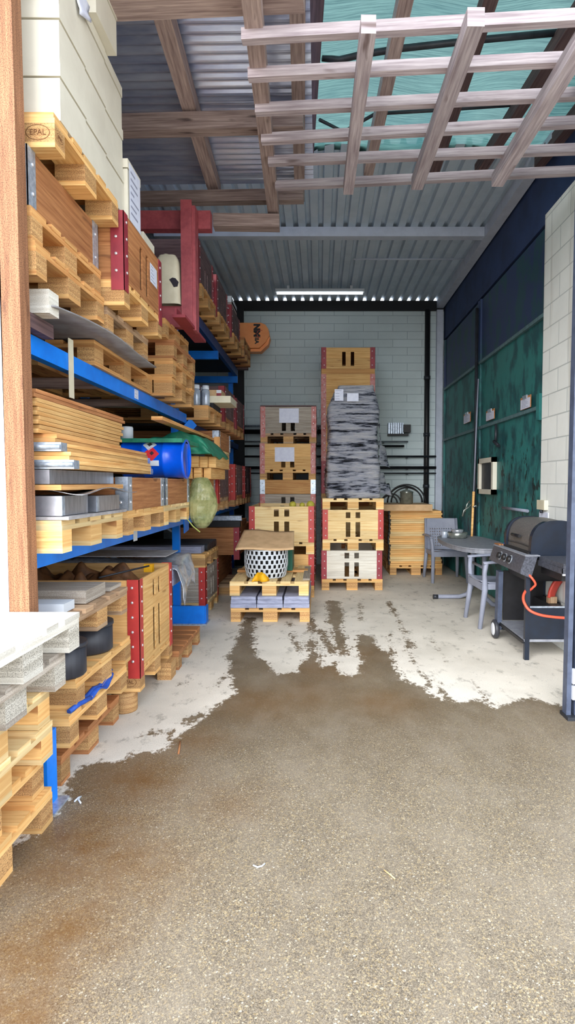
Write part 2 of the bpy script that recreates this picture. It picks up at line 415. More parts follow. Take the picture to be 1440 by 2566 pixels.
m, nt, b = newmat('lamp_tube'); b.inputs['Base Color'].default_value = (.9,.93,.95,1); b.inputs['Emission Color'].default_value = (.93,.97,1,1); b.inputs['Emission Strength'].default_value = 1.2  # glow added to the tube to brighten the back of the shed
# ------------------------------------------------------------------ repeated kinds
class Kind:
    def __init__(s, make): s.make = make; s.cache = {}
    def put(s, key, loc, rotz, label, group=None):
        if key not in s.cache:
            o = s.cache[key] = s.make(*key); KIDS[o.name] = [(c, list(c.children)) for c in o.children]; o.location = loc; o.rotation_euler = (0,0,rotz); o['label'] = label
            if group: o['group'] = group
            return o
        return dup(s.cache[key], loc, rotz, label, group)
PAL_STYLES = {'yellow': ('pine', 'chip_block'), 'warm': ('pine_warm', 'chip_block'), 'pale': ('pine_pale', 'pine'), 'brown': ('wood_brown', 'chip_block'),
              'old': ('wood_old', 'chip_block'), 'grey': ('wood_grey', 'chip_block_grey'), 'white': ('wood_white', 'chip_block_grey')}
def make_pallet(style):
    bm_, bl = PAL_STYLES[style]
    t = thing('pallet', '', 'pallet')
    for yc, w in ((-.3275,.145),(-.165,.1),(0,.145),(.165,.1),(.3275,.145)):
        e = random.uniform(-.004,.004)
        MB().box((-.6+e, yc-w/2, .122), (.6+e, yc+w/2, .144)).build('deck_board', bm_, t)
    for xc in (-.5275, 0, .5275): MB().box((xc-.0725, -.4, .1), (xc+.0725, .4, .122)).build('stringer_board', bm_, t)
    for xc in (-.5275, 0, .5275):
        for yc, w in ((-.35,.1),(0,.145),(.35,.1)): MB().box((xc-.0725, yc-w/2, .022), (xc+.0725, yc+w/2, .1)).build('block', bl, t)
    for yc, w in ((-.35,.1),(0,.145),(.35,.1)): MB().box((-.6, yc-w/2, 0), (.6, yc+w/2, .022)).build('bottom_board', bm_, t)
    return t
PAL = Kind(make_pallet)
PH = .144
def panel(mb, u0, u1, z0, z1, w0, w1, axis, rows, slots):
    """planked board with through-slots; u runs along axis ('x' or 'y'), w is the thickness."""
    zs = sorted({z0, z1, *rows, *[z for s in slots for z in s[2:]]})
    for za, zb in zip(zs, zs[1:]):
        cur = u0; zc = (za+zb)/2
        t = .25+.55*((sum(1 for r in rows if r < zc)*37 % 10)/10)
        cuts = sorted((s[0], s[1]) for s in slots if s[2] < zc < s[3]) + [(u1, u1)]
        for a, b in cuts:
            if a > cur+1e-5:
                p, q = ((cur, w0, za), (a, w1, zb)) if axis == 'x' else ((w0, cur, za), (w1, a, zb))
                mb.box(p, q, grain=0 if axis == 'x' else 1, tint=t)
            cur = b
CR_STYLES = {'light': ('pine', 'red_steel'), 'pale': ('pine_pale', 'red_steel'), 'grey': ('wood_grey', 'red_pale'), 'greyred': ('wood_white', 'red_deep'), 'brown': ('wood_brown', 'red_deep'),
             'galv': ('wood_brown', 'galv'), 'galvwarm': ('pine_warm', 'galv'), 'dark': ('wood_roof_dark', 'red_deep'), 'darkred': ('wood_roof_dark', 'red_steel'), 'greybright': ('wood_grey', 'red_steel'), 'tall': ('pine', 'red_deep'), 'palered': ('pine', 'red_pale'), 'old': ('wood_old', 'red_deep')}
def make_crate(style, h, slot, L=1.2, W=.8, skirt=.06):
    """slatted box without a floor; corner posts of folded steel."""
    wm, pm = CR_STYLES[style]
    galv = pm == 'galv'
    t = thing('collar' if galv else 'crate', '', 'crate')
    x, y, th = L/2, W/2, .011
    rows = [h] if h < .26 else [h*.28, h*.62] if slot == 2 else [h*.5]
    rows = [r for r in rows if r < h]
    for sx in (-1, 1):
        mb = MB(); sl = []
        for c in (-.064, .064):
            if slot in (1, 2): sl.append((c-.03, c+.03, .03, h*.58))
            if slot == 2: sl.append((c-.03, c+.03, h*.72, h*.92))
            if slot == 3: sl.append((c-.026, c+.026, .04, h*.80))
        panel(mb, -y+.02, y-.02, 0, h, sx*(x-th), sx*x, 'y', rows, sl); mb.build('end_panel', wm, t)
    for sy in (-1, 1):
        mb = MB(); panel(mb, -x+.02, x-.02, 0, h, sy*(y-th), sy*y, 'x', rows, []); mb.build('side_panel', wm, t)
    w = .075; e = .004; z0 = -skirt if not galv else 0.0
    for sx in (-1, 1):
        for sy in (-1, 1):
            mb = MB()
            mb.box((sx*(x+e), sy*(y+e), z0), (sx*(x+e-w), sy*(y+e-.004), h+.004)).box((sx*(x+e), sy*(y+e), z0), (sx*(x+e-.004), sy*(y+e-w), h+.004))
            n = max(2, int(h/.09))
            for i in range(n):
                z = h*(i+.5)/n
                mb.lathe([(.009,0),(.008,.004),(.003,.006)], (sx*(x+e) , sy*(y-w*.55), z), 8, 1, 'x') if sx > 0 else mb.lathe([(.009,0),(.008,-.004),(.003,-.006)], (sx*(x+e), sy*(y-w*.55), z), 8, 1, 'x')
                mb.lathe([(.009,0),(.008,sy*.004),(.003,sy*.006)], (sx*(x-w*.55), sy*(y+e), z), 8, 1, 'y')
            mb.build('corner_post', [pm, 'rivet'], t)
    return t
CRATE = Kind(make_crate)
def make_folded(L, style, metal=True):
    t = thing('folded_collar', '', 'crate')
    MB().box((-.10, -L/2, 0), (.10, L/2, .017)).build('plank', style, t)
    MB().box((-.10, -L/2+.02, .019), (.10, L/2-.03, .036)).build('plank', style, t)
    for sgn in ((-1, 1) if metal else ()):
        mb = MB().box((-.101, sgn*(L/2-.07), -.001), (.101, sgn*(L/2+.003), .0375)); mb.tube([(-.1, sgn*(L/2+.006), .018), (.1, sgn*(L/2+.006), .018)], .012, 8)
        mb.build('hinge_plate', 'galv', t)
    return t
FOLD = Kind(make_folded)
def make_box(w, d, h, lid):
    t = thing('storage_box', '', 'box')
    MB().box((-w/2+.004, -d/2+.004, 0), (w/2-.004, d/2-.004, h-lid-.007)).box((-w/2+.03, -d/2+.03, h-lid-.008), (w/2-.03, d/2-.03, h-lid+.002)).build('body', 'white_board', t)
    mb = MB(); mb.box((-w/2, -d/2, h-lid), (w/2, d/2, h)); mb.build('lid', 'white_board', t)
    return t
BOX = Kind(make_box)
def sheet(label, M, w, h, name='paper_sheet', cat='paper', lines=6, mat='paper', holder=None):
    """a printed sheet; M maps local x,y to the sheet's plane, z outwards. With holder it is a part of that thing."""
    t = holder or thing(name, label, cat, M.translation)
    mb = MB().box((-w/2, -h/2, 0), (w/2, h/2, .0015), 0, M)
    random_state = random.getstate()
    for i in range(lines):
        y = h*.36-i*h*.72/max(1, lines-1); l = w*random.uniform(.3,.75)
        mb.box((-w*.4, y, .0015), (-w*.4+l, y+h*.035, .0022), 1, M)
    random.setstate(random_state)
    if holder: mb.build(name, [mat, 'ink'], t)
    else: mb.build('page', [mat, 'ink'], t)
    return t
def oval_mark(root, M, r=.04, txt='EPAL'):
    mb = MB(); n = 28
    for i in range(n):
        a0, a1 = 2*math.pi*i/n, 2*math.pi*(i+1)/n
        p = [(math.cos(a)*r*k*1.0, math.sin(a)*r*.62*k, 0) for a in (a0, a1) for k in (.94, 1.0)]
        o = len(mb.v)
        for q in p: mb.v.append(tuple(M @ Vector(q)))
        mb.face([o, o+1, o+3, o+2])
    textmesh(txt, r*.62, M, mb)
    return mb.build('printed_mark', 'ink_brown', root)
# ------------------------------------------------------------------ the setting
XL, XR, YB, ZC = -2.7, 2.12, 10.35, 4.5
def gp(px, py): p = atZ(px, py, 0); return (p.x, p.y)
def make_floor():
    xs = np.concatenate([np.arange(-4, -1.8, .2), np.arange(-1.8, 2.4, .03), np.arange(2.4, 4.2, .2)])
    ys = np.concatenate([np.arange(-3, .6, .3), np.arange(.6, 7.6, .03), np.arange(7.6, YB+.4, .2)])
    X, Y = np.meshgrid(xs, ys, indexing='ij'); P = np.stack([X.ravel(), Y.ravel()], 1)
    edge = [(-200,2230),(40,2110),(140,2030),(165,1960),(200,1928),(250,1906),(300,1908),(345,1888),(420,1878),(440,1850),(500,1800),(545,1765),(585,1740),(575,1690),(568,1650),(590,1610),(604,1570),(612,1548),(640,1548),(634,1600),(640,1640),(668,1662),(700,1692),(740,1684),(764,1650),(770,1600),(776,1548),(786,1548),(790,1600),(800,1650),(815,1672),(840,1660),(850,1690),(890,1690),(905,1660),(893,1622),(900,1592),(930,1590),(950,1625),(980,1640),(990,1672),(1010,1700),(1050,1722),(1090,1745),(1140,1762),(1200,1752),(1240,1772),(1330,1748),(1390,1762),(1440,1770),(1700,1790)]
    poly = np.array([gp(*e) for e in edge] + [(6, .2), (6,-6), (-6,-6), (-6, .2)])
    def seg(a, b):
        a, b = np.array(a), np.array(b); d = b-a; t = np.clip(((P-a)@d)/(d@d), 0, 1); return np.linalg.norm(P-a-t[:,None]*d, axis=1)
    dist = np.full(len(P), 9.0); inside = np.zeros(len(P), bool)
    for i in range(len(poly)):
        a, b = poly[i], poly[(i+1) % len(poly)]
        dist = np.minimum(dist, seg(a, b))
        cross = ((a[1] > P[:,1]) != (b[1] > P[:,1]))
        xi = a[0]+(P[:,1]-a[1])*(b[0]-a[0])/np.where(abs(b[1]-a[1]) < 1e-9, 1e-9, b[1]-a[1])
        inside ^= cross & (P[:,0] < xi)
    sd = np.where(inside, dist, -dist)
    # tyre tracks, drips and patches that run into the dry part
    for a, b, r in (((972,1508),(992,1545),.05),((992,1545),(1030,1625),.035),((835,1508),(842,1560),.10),((842,1560),(860,1640),.07),((800,1580),(840,1640),.06),((720,1555),(735,1600),.03),
                    ((735,1600),(760,1650),.03),((1020,1630),(1080,1720),.03),((1080,1600),(1120,1660),.02),((975,1590),(985,1660),.03),((365,1838),(400,1838),.045),((900,1512),(905,1560),.03),
                    ((560,1762),(470,1812),.05),((430,1832),(410,1862),.02),((1180,1700),(1230,1768),.02),((480,1700),(455,1716),.02),((560,1700),(530,1730),.03),((1090,1690),(1120,1752),.02)):
        sd = np.maximum(sd, r-seg(gp(*a), gp(*b))*1.0-.02)
    wet = np.clip(.5+sd*2.6, 0, 1)
    mud = np.zeros(len(P))
    for px, py, r, k in ((330,1960,.28,.9),(480,1860,.22,.5),(200,2120,.30,.9),(300,2180,.25,.7),(60,2420,.2,.9),(160,2330,.22,.8),(20,2560,.18,.9),(960,1760,.25,.5),(640,1760,.3,.5),(760,1740,.3,.4),(560,2010,.2,.4),(820,1680,.3,.4),(900,1640,.25,.4)):
        q = np.array(gp(px, py)); mud = np.maximum(mud, k*np.exp(-((P-q)**2).sum(1)/(r*r)))
    asp = np.clip((4.1-P[:,1])/1.4, .35, 1)
    nx, ny = len(xs), len(ys)
    me = bpy.data.meshes.new('floor'); idx = np.arange(nx*ny).reshape(nx, ny)
    faces = np.stack([idx[:-1,:-1].ravel(), idx[1:,:-1].ravel(), idx[1:,1:].ravel(), idx[:-1,1:].ravel()], 1)
    me.from_pydata([(x, y, 0.0) for x, y in P], [], faces.tolist())
    for nm, arr in (('wet', wet), ('mud', mud), ('asphalt', asp)):
        at = me.attributes.new(nm, 'FLOAT', 'POINT'); at.data.foreach_set('value', arr.astype(np.float32))
    me.materials.append(MATS['yard_floor']); me.update()
    o = bpy.data.objects.new('floor', me); COL.objects.link(o); o['kind'] = 'structure'
make_floor()
struct('wall_back', MB().box((XL, YB, 0), (XR+.15, YB+.2, 4.36)), 'back_block')
struct('wall_left', MB().box((XL-.15, 2.56, 0), (XL, YB, 4.6)), 'dark_wall')
# front return of the left wall: white panel with a timber post
struct('wall_front', MB().box((-3.4, 2.47, 0), (-1.292, 2.55, 5.2)), 'white_plaster')
mb = MB(); mb.beam((-1.243, 2.51, 0), (-1.274, 2.51, 5.2), .082, .08, roll=0); struct('trim_1', mb, 'wood_post')
# roof deck: trapezoidal steel, ribs along the depth
def deck():
    mb = MB(); p = .15; prof = []
    x = XL-.1
    while x < XR+.1:
        prof += [(x, 0), (x+.082, 0), (x+.096, .055), (x+.136, .055)]; x += p
    for (xa, za), (xb, zb) in zip(prof, prof[1:]):
        o = len(mb.v); mb.v += [(xa, 5.62, ZC+za), (xb, 5.62, ZC+zb), (xb, YB+.01, ZC+za+(zb-za)), (xa, YB+.01, ZC+za)]
        mb.face([o, o+1, o+2, o+3])
    return mb
struct('ceiling', deck(), 'ceiling_paint', solid=.003)
struct('trim_2', MB().box((XL, YB-.035, 4.33), (XR, YB-.0, 4.497)), 'dark_beam')
struct('trim_3', MB().box((-2.0, 7.38, 4.385), (XR-.12, 7.5, 4.497)), 'beam_paint')
struct('trim_4', MB().box((XR-.13, 5.3, 4.37), (XR-.02, YB-.04, 4.497)), 'beam_paint')
struct('trim_5', MB().box((1.985, YB-.1, 0), (2.09, YB-.01, 4.33)), 'beam_paint')
struct('trim_6', MB().box((-1.44, YB-.2, 0), (-1.27, YB-.13, 4.33)), 'dark_beam')
# gate side: two sheet-steel leaves, dark wall above, white block pier
GY0, GYM, GY1 = 5.62, 7.98, 10.2
struct('wall_right', MB().box((XR, 2.6, 3.84), (XR+.2, YB, 4.8)).box((XR+.06, 5.5, 0), (XR+.2, YB, 3.84)), 'navy_wall')
struct('wall_pier', MB().box((2.05, 2.4, 0), (2.5, 5.56, 3.84)), 'pier_block')
def leaf(n, y0, y1):
    d = thing(f'door_{n}', None, None, (XR, y0, 0)); d['kind'] = 'structure'
    MB().box((XR, y0, .02), (XR+.04, y1, 3.8)).build('door_panel', 'gate_paint_shade', d)
    for z in (2.13, 2.98):
        mb = MB().box((XR-.03, y0, z-.018), (XR, y1, z+.018)); mb.build('door_rail', 'gate_rail', d)
    for ya in (y0, y1-.05): MB().box((XR-.025, ya, .02), (XR, ya+.05, 3.8)).build('door_stile', 'gate_paint_shade', d)
    return d
g1 = leaf(1, GY0, GYM-.02); g2 = leaf(2, GYM+.02, GY1)
mb = MB().tube([(XR-.05, GYM, .1), (XR-.05, GYM, 3.7)], .022, 8); mb.build('door_bolt', 'steel_dark', g1)
mb = MB().tube([(XR-.05, 5.95, 1.13), (XR-.05, 6.75, 1.13)], .016, 8); mb.build('door_handle', 'chair_grey', g1)
mb = MB().tube([(XR-.04, 7.1, 1.86), (XR-.04, 7.1, 2.1)], .016, 8); mb.tube([(XR-.06, 7.1, 1.9), (XR-.04, 6.98, 1.84)], .02, 8); mb.build('door_latch', 'steel_dark', g1)
MB().box((XR-.06, 5.66, 2.0), (XR-.0, 5.74, 2.25)).build('door_hinge', 'gate_paint_shade', g1)
w = thing('window_1', None, None, (XR, 7.35, 1.3)); w['kind'] = 'structure'
ya, yb, za, zb = 7.17, 7.86, 1.27, 1.72
mb = MB().box((XR-.05, ya, za), (XR+.0, ya+.07, zb)).box((XR-.05, yb-.07, za), (XR, yb, zb)).box((XR-.05, ya, za), (XR, yb, za+.06)).box((XR-.05, ya, zb-.06), (XR, yb, zb)); mb.build('window_frame', 'white_board', w)
MB().box((XR-.015, ya+.07, za+.06), (XR-.008, yb-.07, zb-.06)).build('window_pane', 'steel_dark', w)
# front door edge at the right: steel column leaning outwards, with white insulation blocks
b0, t0 = atY(1419, 1775, 3.55), atY(1434, 1180, 3.55)
d = thing('sliding_door', 'dark blue-grey steel edge profile of the open door beside the barbecue', 'door', (b0.x, 3.55, 0))
u = (t0-b0); top = b0+u*(4.5/u.z); bot = b0-u*(b0.z/u.z)
for dx, w_, nm in ((0, .028, 'edge_profile'), (.05, .03, 'edge_profile')):
    mb = MB(); mb.beam(bot+Vector((dx,0,.02)), top+Vector((dx,0,0)), w_, .06); mb.build(nm, 'door_steel', d)
mb = MB(); mb.beam(bot+Vector((.025,.03,.02)), top+Vector((.025,.03,0)), .05, .02); mb.build('web', 'steel_dark', d)
for za, zb in ((.12,.20),(.215,.30)):
    MB().box((bot.x+.014, 3.5, za), (bot.x+.038, 3.54, zb)).build('bracket', 'wheel_white', d)
MB().box((bot.x-.02, 3.48, 0.0), (bot.x+.07, 3.6, .022)).build('foot', 'steel_dark', d)
mb = MB(); mb.beam(bot+Vector((.135,.0,.03)), top+Vector((.135,0,0)), .12, .05); mb.build('door_panel', 'door_steel', d)
# ------------------------------------------------------------------ roof timbers
ZT = 3.9
cn = thing('canopy', 'weathered brown timber canopy roofed with wavy corrugated steel above the boxes', 'roof', (-1.2, 4, ZT))
def tb(name, p, q, Z, wpx=None, w=.09, h=.11, mat='wood_roof', par=None, ext=(0,0)):
    a, b = atZ(*p, Z), atZ(*q, Z); u = (b-a).normalized(); a = a-u*ext[0]; b = b+u*ext[1]
    mb = MB(); mb.beam(a+Vector((0,0,h/2)), b+Vector((0,0,h/2)), w, h); return mb.build(name, mat, par)
tb('cross_beam', (305,24), (760,4), ZT, w=.16, h=.13, par=cn, ext=(.8,0))
tb('cross_beam', (305,338), (760,326), ZT, w=.10, h=.12, par=cn, ext=(.6,0))
tb('cross_beam', (370,513), (760,506), ZT, w=.09, h=.1, par=cn, ext=(.4,0))
tb('rafter', (405,45), (540,496), ZT+.14, w=.10, h=.12, par=cn, ext=(1.2,0))
tb('rafter', (745,60), (750,480), ZT+.14, w=.09, h=.12, par=cn, ext=(1.0,.2))
tb('rafter', (622,-60), (686,552), ZT-.13, w=.095, h=.12, par=cn, ext=(.4,0), mat='wood_roof')
tb('cross_beam', (536,573), (700,575), ZT-.26, w=.12, h=.11, par=cn)
def wavy():
    mb = MB(); y0, y1 = 1.9, 5.75; n = int((y1-y0)/.0106)
    xa, xb = XL-.6, atZ(782, 300, 4.19).x
    for i in range(n+1):
        y = y0+(y1-y0)*i/n; z = 4.2+.018*math.sin(2*math.pi*y/.085)
        mb.v += [(xa, y, z), (xb, y-.06, z)]
    for i in range(n): mb.face([2*i, 2*i+1, 2*i+3, 2*i+2], None, .5, 0, True)
    return mb
wavy().build('corrugated_sheet', 'corrugated', cn)
# lattice of battens with rafters
ZG = 3.72
lt = thing('roof_lattice', 'open lattice of pale weathered battens and rafters hanging below the green net', 'roof', (.6, 4, ZG))
for (p, q) in (((690,466),(1440,428)), ((672,404),(1440,374)), ((655,349),(1440,306)), ((640,275),(1440,236)), ((622,188),(1440,148)), ((606,92),(1440,44))):
    a, b = atZ(*p, ZG+.03), atZ(*q, ZG+.03); u = (b-a).normalized()
    mb = MB(); mb.beam(a, b+u*.8, .05, .06); mb.build('batten', 'wood_lath', lt)
for p, q, w in (((923,84),(872,488),.075), ((1192,66),(1044,476),.085), ((1462,120),(1245,468),.085)):
    a, b = atZ(*p, ZG-.09), atZ(*q, ZG-.09)
    mb = MB(); mb.beam(a+Vector((0,0,.045)), b+Vector((0,0,.045)), w, .09); mb.build('rafter', 'wood_lath', lt)
ZN = 4.45
nt_ = thing('net_frame', 'dark timber rafters carrying the green shade net above the lattice', 'roof', (1.0, 4, ZN-.15))
for p, q, mat in (((796,-40),(770,442),'wood_roof_dark'), ((1020,-10),(922,440),'wood_roof'), ((1232,-5),(1085,445),'wood_roof_dark'), ((1445,60),(1200,440),'wood_roof_dark'), ((1560,160),(1350,420),'wood_roof_dark')):
    a, b = atZ(*p, ZN-.14), atZ(*q, ZN-.14); u = (b-a).normalized()
    mb = MB(); mb.beam(a-u*.6+Vector((0,0,.05)), b+Vector((0,0,.05)), .09, .1); mb.build('rafter', mat, nt_)
def netf(u, v):
    x = -0.35+u*(2.1+.35); y = 1.6+v*(5.75-1.6)
    return (x, y, ZN+.02+.05*math.sin(v*26)*(.4+.6*math.sin(u*9))*.5+.03*math.sin(u*14+v*5))
single('shade_net', MB().grid(netf, 30, 60), 'shade_net', 'sheer green shade net stretched over the open roof', 'net')
def rope(pts, r, label, mat='steel_dark'):
    P = [atZ(px, py, ZN-.03) for px, py in pts]
    return single('cable', MB().tube(P, r, 8), mat, label, 'cable')
rope([(806,145),(850,150),(900,138),(1000,122),(1200,100),(1440,78)], .022, 'thick dark cable under the green net, nearer one')
rope([(800,300),(860,330),(940,285),(1100,276),(1300,262)], .014, 'thin dark cable under the green net, farther one')
# dark patches of a tree seen against the net
# lamp and conduit under the deck
lamp = thing('ceiling_lamp', 'long white tube lamp with added glow under the corrugated ceiling at the back', 'lamp', (0, 9.55, 4.4))
p, q = atY(690, 742, 9.55), atY(912, 742, 9.55)
MB().box((p.x, 9.5, 4.40), (q.x, 9.62, 4.44)).build('housing', 'lamp_white', lamp)
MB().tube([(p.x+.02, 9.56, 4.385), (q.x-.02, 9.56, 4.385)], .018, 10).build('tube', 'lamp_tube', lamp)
for x in (p.x+.2, q.x-.2): MB().box((x-.02, 9.54, 4.44), (x+.02, 9.58, 4.5)).build('bracket', 'lamp_white', lamp)
p, q = atY(885, 685, 8.4), atY(1165, 682, 8.4)
single('conduit', MB().tube([(p.x, 8.4, 4.485), (q.x, 8.4, 4.485)], .012, 8), 'beam_paint', 'thin grey conduit running across the ceiling ribs', 'pipe')
# downpipe
dp = thing('downpipe', 'dark downpipe with bright clips in the corner of the back wall', 'pipe', (1.85, YB-.08, 0))
a = atY(1075, 800, YB-.1); 
MB().tube([(1.83, YB-.07, 0), (1.83, YB-.07, 4.33)], .045, 14).build('pipe', 'black', dp)
for py in (946, 1089, 1218):
    z = atY(1065, py, YB-.1).z; MB().lathe([(.056,-.03),(.056,.03)], (1.83, YB-.07, z), 14).build('clip', 'steel_dark', dp)
# racking bars stored on the back wall
for i, (x0, x1, py, r, mat, l) in enumerate(((610,1092,1144,.018,'steel_dark','long dark pipe on the back wall, just under the two short black bars'), (612,1092,1172,.026,'black','thick black bar on the back wall, second from the bottom'), (612,1092,1186,.012,'steel_dark','thin rod on the back wall, the lowest'),
                                         (612,1022,1107,.014,'steel_sheet','pale thin rod on the back wall, ending beside the black wrapped load'), (612,1012,1118,.02,'black','short black bar on the back wall below the pale thin rod'), (612,830,1082,.04,'black','thick black beam on the back wall behind the two crate stacks'), (612,830,1068,.02,'galv','galvanised perforated rail on the back wall behind the grey topmost crate'))):
    z = atY(800, py, YB-.1).z
    a, b = atY(x0, py, YB-.12).x, atY(x1, py, YB-.12).x
    mb = MB().tube([(a, YB-.12, z), (b, YB-.12, z)], r, 10)
    bar = thing('metal_bar', l, 'bar', (a, YB-.12, z)); mb.build('bar', mat, bar)
    for f in (.2, .5, .85):
        x = a+(b-a)*f; MB().box((x-.012, YB-.14, z-r-.012), (x+.012, YB, z-r)).build('bracket', 'steel_dark', bar)
rd = thing('wall_mounted_heater', 'small finned grey heater mounted on the back wall beside the wrapped load', 'heater', (1.4, YB-.1, 2.2))
a, b = atY(972, 1087, YB-.12), atY(1012, 1060, YB-.12)
for i in range(7):
    x = a.x+(b.x-a.x)*i/7; MB().box((x, YB-.16, a.z), (x+.028, YB, b.z)).build('fin', 'galv', rd)
c_ = atY(1028, 1060, YB-.12); MB().box((b.x-.02, YB-.16, a.z+.02), (c_.x, YB, b.z-.03)).build('valve_box', 'black', rd)
MB().box((a.x, YB-.12, a.z-.03), (c_.x-.03, YB, a.z)).build('bracket', 'black', rd)
# ------------------------------------------------------------------ pallet rack along the left wall
rk = thing('pallet_rack', 'blue steel pallet rack along the dark wall, loaded on every level', 'rack', (-1.85, 6, 0))
XB = -1.32
def upright(y, h, x0=-1.445):
    for x in (x0, -2.34):
        mb = MB().box((x-.035, y-.03, .01), (x+.035, y+.03, h)); mb.box((x-.08, y-.06, 0), (x+.08, y+.06, .012), 1); mb.build('upright', ['blue_paint', 'galv'], rk)
    mb = MB(); z = .3
    while z < h-.5: mb.beam((x0, y, z), (-2.34, y, z+.5), .03, .02); z += .6
    mb.build('brace', 'galv', rk)
upright(2.64, 3.0); upright(6.03, 3.3); upright(9.85, 3.3)
def rbeam(y0, y1, z, h=.11, x=XB, m='blue_paint', d=.05): MB().box((x-d, y0, z-h), (x, y1, z)).build('beam', m, rk)
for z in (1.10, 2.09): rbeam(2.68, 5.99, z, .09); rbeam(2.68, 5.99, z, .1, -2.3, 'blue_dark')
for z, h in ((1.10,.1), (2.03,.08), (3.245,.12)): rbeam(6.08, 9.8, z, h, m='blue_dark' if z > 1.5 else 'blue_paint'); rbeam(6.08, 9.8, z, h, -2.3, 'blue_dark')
for y in (7.9, 9.75): MB().box((-2.3, y-.03, 3.02), (XB-.0, y+.03, 3.125)).build('cross_bar', 'blue_paint', rk)
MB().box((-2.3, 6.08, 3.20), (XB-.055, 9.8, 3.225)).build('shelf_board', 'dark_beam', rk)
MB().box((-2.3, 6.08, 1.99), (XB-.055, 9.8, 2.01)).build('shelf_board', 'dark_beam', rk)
for y in (2.9, 3.9, 4.9): MB().box((-2.25, y, 2.03), (XB-.05, y+.09, 2.088)).build('cross_board', 'wood_roof', rk)
mb = MB(); mb.beam((XB+.005, 5.8, 1.0), (XB+.005, 5.99, 1.02), .01, .16); mb.build('connector', 'blue_paint', rk)
mb = MB(); mb.beam((XB+.005, 5.97, 1.94), (XB+.06, 6.02, 2.02), .01, .1); mb.build('connector', 'blue_paint', rk)
# tags on the beams
p = atX(341, 988, XB); M = basis((XB+.001, p.y, p.z), (0,1,0), (0,0,1))
sheet(None, M, .09, .065, name='beam_tag', holder=rk, lines=3)
p = atX(338, 1335, XB); sheet(None, basis((XB+.002, p.y, 1.045), (0,1,0), (0,0,1)), .09, .1, name='beam_tag', holder=rk, lines=0, mat='lamp_white')
p = atX(177, 955, XB); mb = MB(); mb.box((XB+.002, p.y-.03, 1.86), (XB+.006, p.y+.03, 2.17)); mb.build('tape_strip', 'cream', rk)
# floor guards
gd = thing('rack_guard', 'blue corner guard bolted to the floor by the rack post beside the grey crate', 'guard', (-1.3, 5.93, 0))
MB().box((-1.50, 5.90, .012), (-1.14, 5.93, .185)).build('front_plate', 'blue_paint', gd); MB().box((-1.15, 5.93, .012), (-1.135, 6.06, .175)).build('side_plate', 'blue_paint', gd)
MB().box((-1.51, 5.87, 0), (-1.12, 6.09, .012)).build('foot_plate', 'galv', gd)
gd = thing('rack_guard', 'tall blue guard plate on the floor behind the nearest pallet stack', 'guard', (-1.14, 2.52, 0))
MB().box((-1.24, 2.505, .01), (-1.165, 2.52, .33)).build('front_plate', 'blue_paint', gd); MB().box((-1.18, 2.52, .01), (-1.165, 2.60, .33)).build('side_plate', 'blue_paint', gd)
MB().box((-1.25, 2.47, 0), (-1.12, 2.62, .01)).build('foot_plate', 'galv', gd)
def rp(style, xf, yn, z, label, group=None, dx=0, rz=0.0, turn=False):
    if turn: return PAL.put((style,), (xf-.4, yn+.6, z), R(90)+rz, label, group)
    return PAL.put((style,), (xf-.6, yn+.4, z), rz, label, group)
def rc(style, h, slot, xf, yn, z, label, group=None, rz=0.0): return CRATE.put((style, h, slot), (xf-.6, yn+.4, z), rz, label, group)
# --- upper level, first bay
rp('warm', -1.30, 3.50, 2.092, 'lowest brown pallet on the upper blue beam, under the bent grey sheet', turn=True)
q = single('timber', MB().box((-2.2, 2.70, 2.165), (-1.20, 2.80, 2.27)), 'wood_white', 'short whitish square timber end lying above the blue beam beside the wooden post', 'timber')
single('timber', MB().box((-2.2, 2.62, 2.095), (-1.27, 2.90, 2.16)), 'wood_roof_dark', 'dark plank under the whitish timber on the upper blue beam', 'timber')
def bent(u, v):
    y = 2.72+u*1.65; x = -2.1+v*.92; return (x+.02*math.sin(u*3), y, 2.247+.0+.03*max(0, .5-u)*(-3.2)*v+.012*math.sin(u*6))
single('metal_sheet', MB().grid(bent, 30, 10), 'grey_sheet', 'bent thin grey sheet lying between two brown pallets above the blue beam', 'sheet', solid=.008)
rp('warm', -1.20, 2.585, 2.292, 'brown pallet two below the metal-cornered collar, beside the wooden post')
rp('warm', -1.215, 2.585, 2.437, 'brown pallet directly under the metal-cornered collar beside the wooden post')
CRATE.put(('galv', .245, 0), (-1.83, 2.985, 2.583), 0, 'brown plywood collar with metal corners under the white boxes')
PA = rp('yellow', -1.12, 2.61, 2.832, 'yellow stamped pallet carrying the stack of white lidded boxes')
oval_mark(PA, basis((.601+0, -.35, .061), (0,1,0), (0,0,1)), .03)
oval_mark(PA, basis((.5275, -.4505+.0495, .061), (1,0,0), (0,0,1)), .052)
BD = (.39, .307, .24, .055)
rows = ['bottom', 'second', 'third']; cols = ['nearest the wooden post', 'middle one', 'farthest from the wooden post']
for r_ in range(3):
    for k in range(3):
        BOX.put(BD, (-1.118-.012*k-.195, 2.665+.1535+.309*k, 2.977+.242*r_), random.uniform(.01, .03), f'white lidded box, {rows[r_]} row on the yellow pallet, {cols[k]}', 'white boxes on the yellow pallet')
ob = BOX.put(BD, (-1.085-.195, 3.185, 2.977+.242*3), 0, 'topmost white box jutting out over the white box stack')
single('paper_bag', MB().grid(lambda u, v: (-1.108+.006*math.sin(v*9), 2.84+u*.14+.03*v, 3.70-.13*v*(1-.5*u)), 4, 6), 'paper', 'crumpled white paper hanging over the third row of white boxes', 'paper', solid=.004)
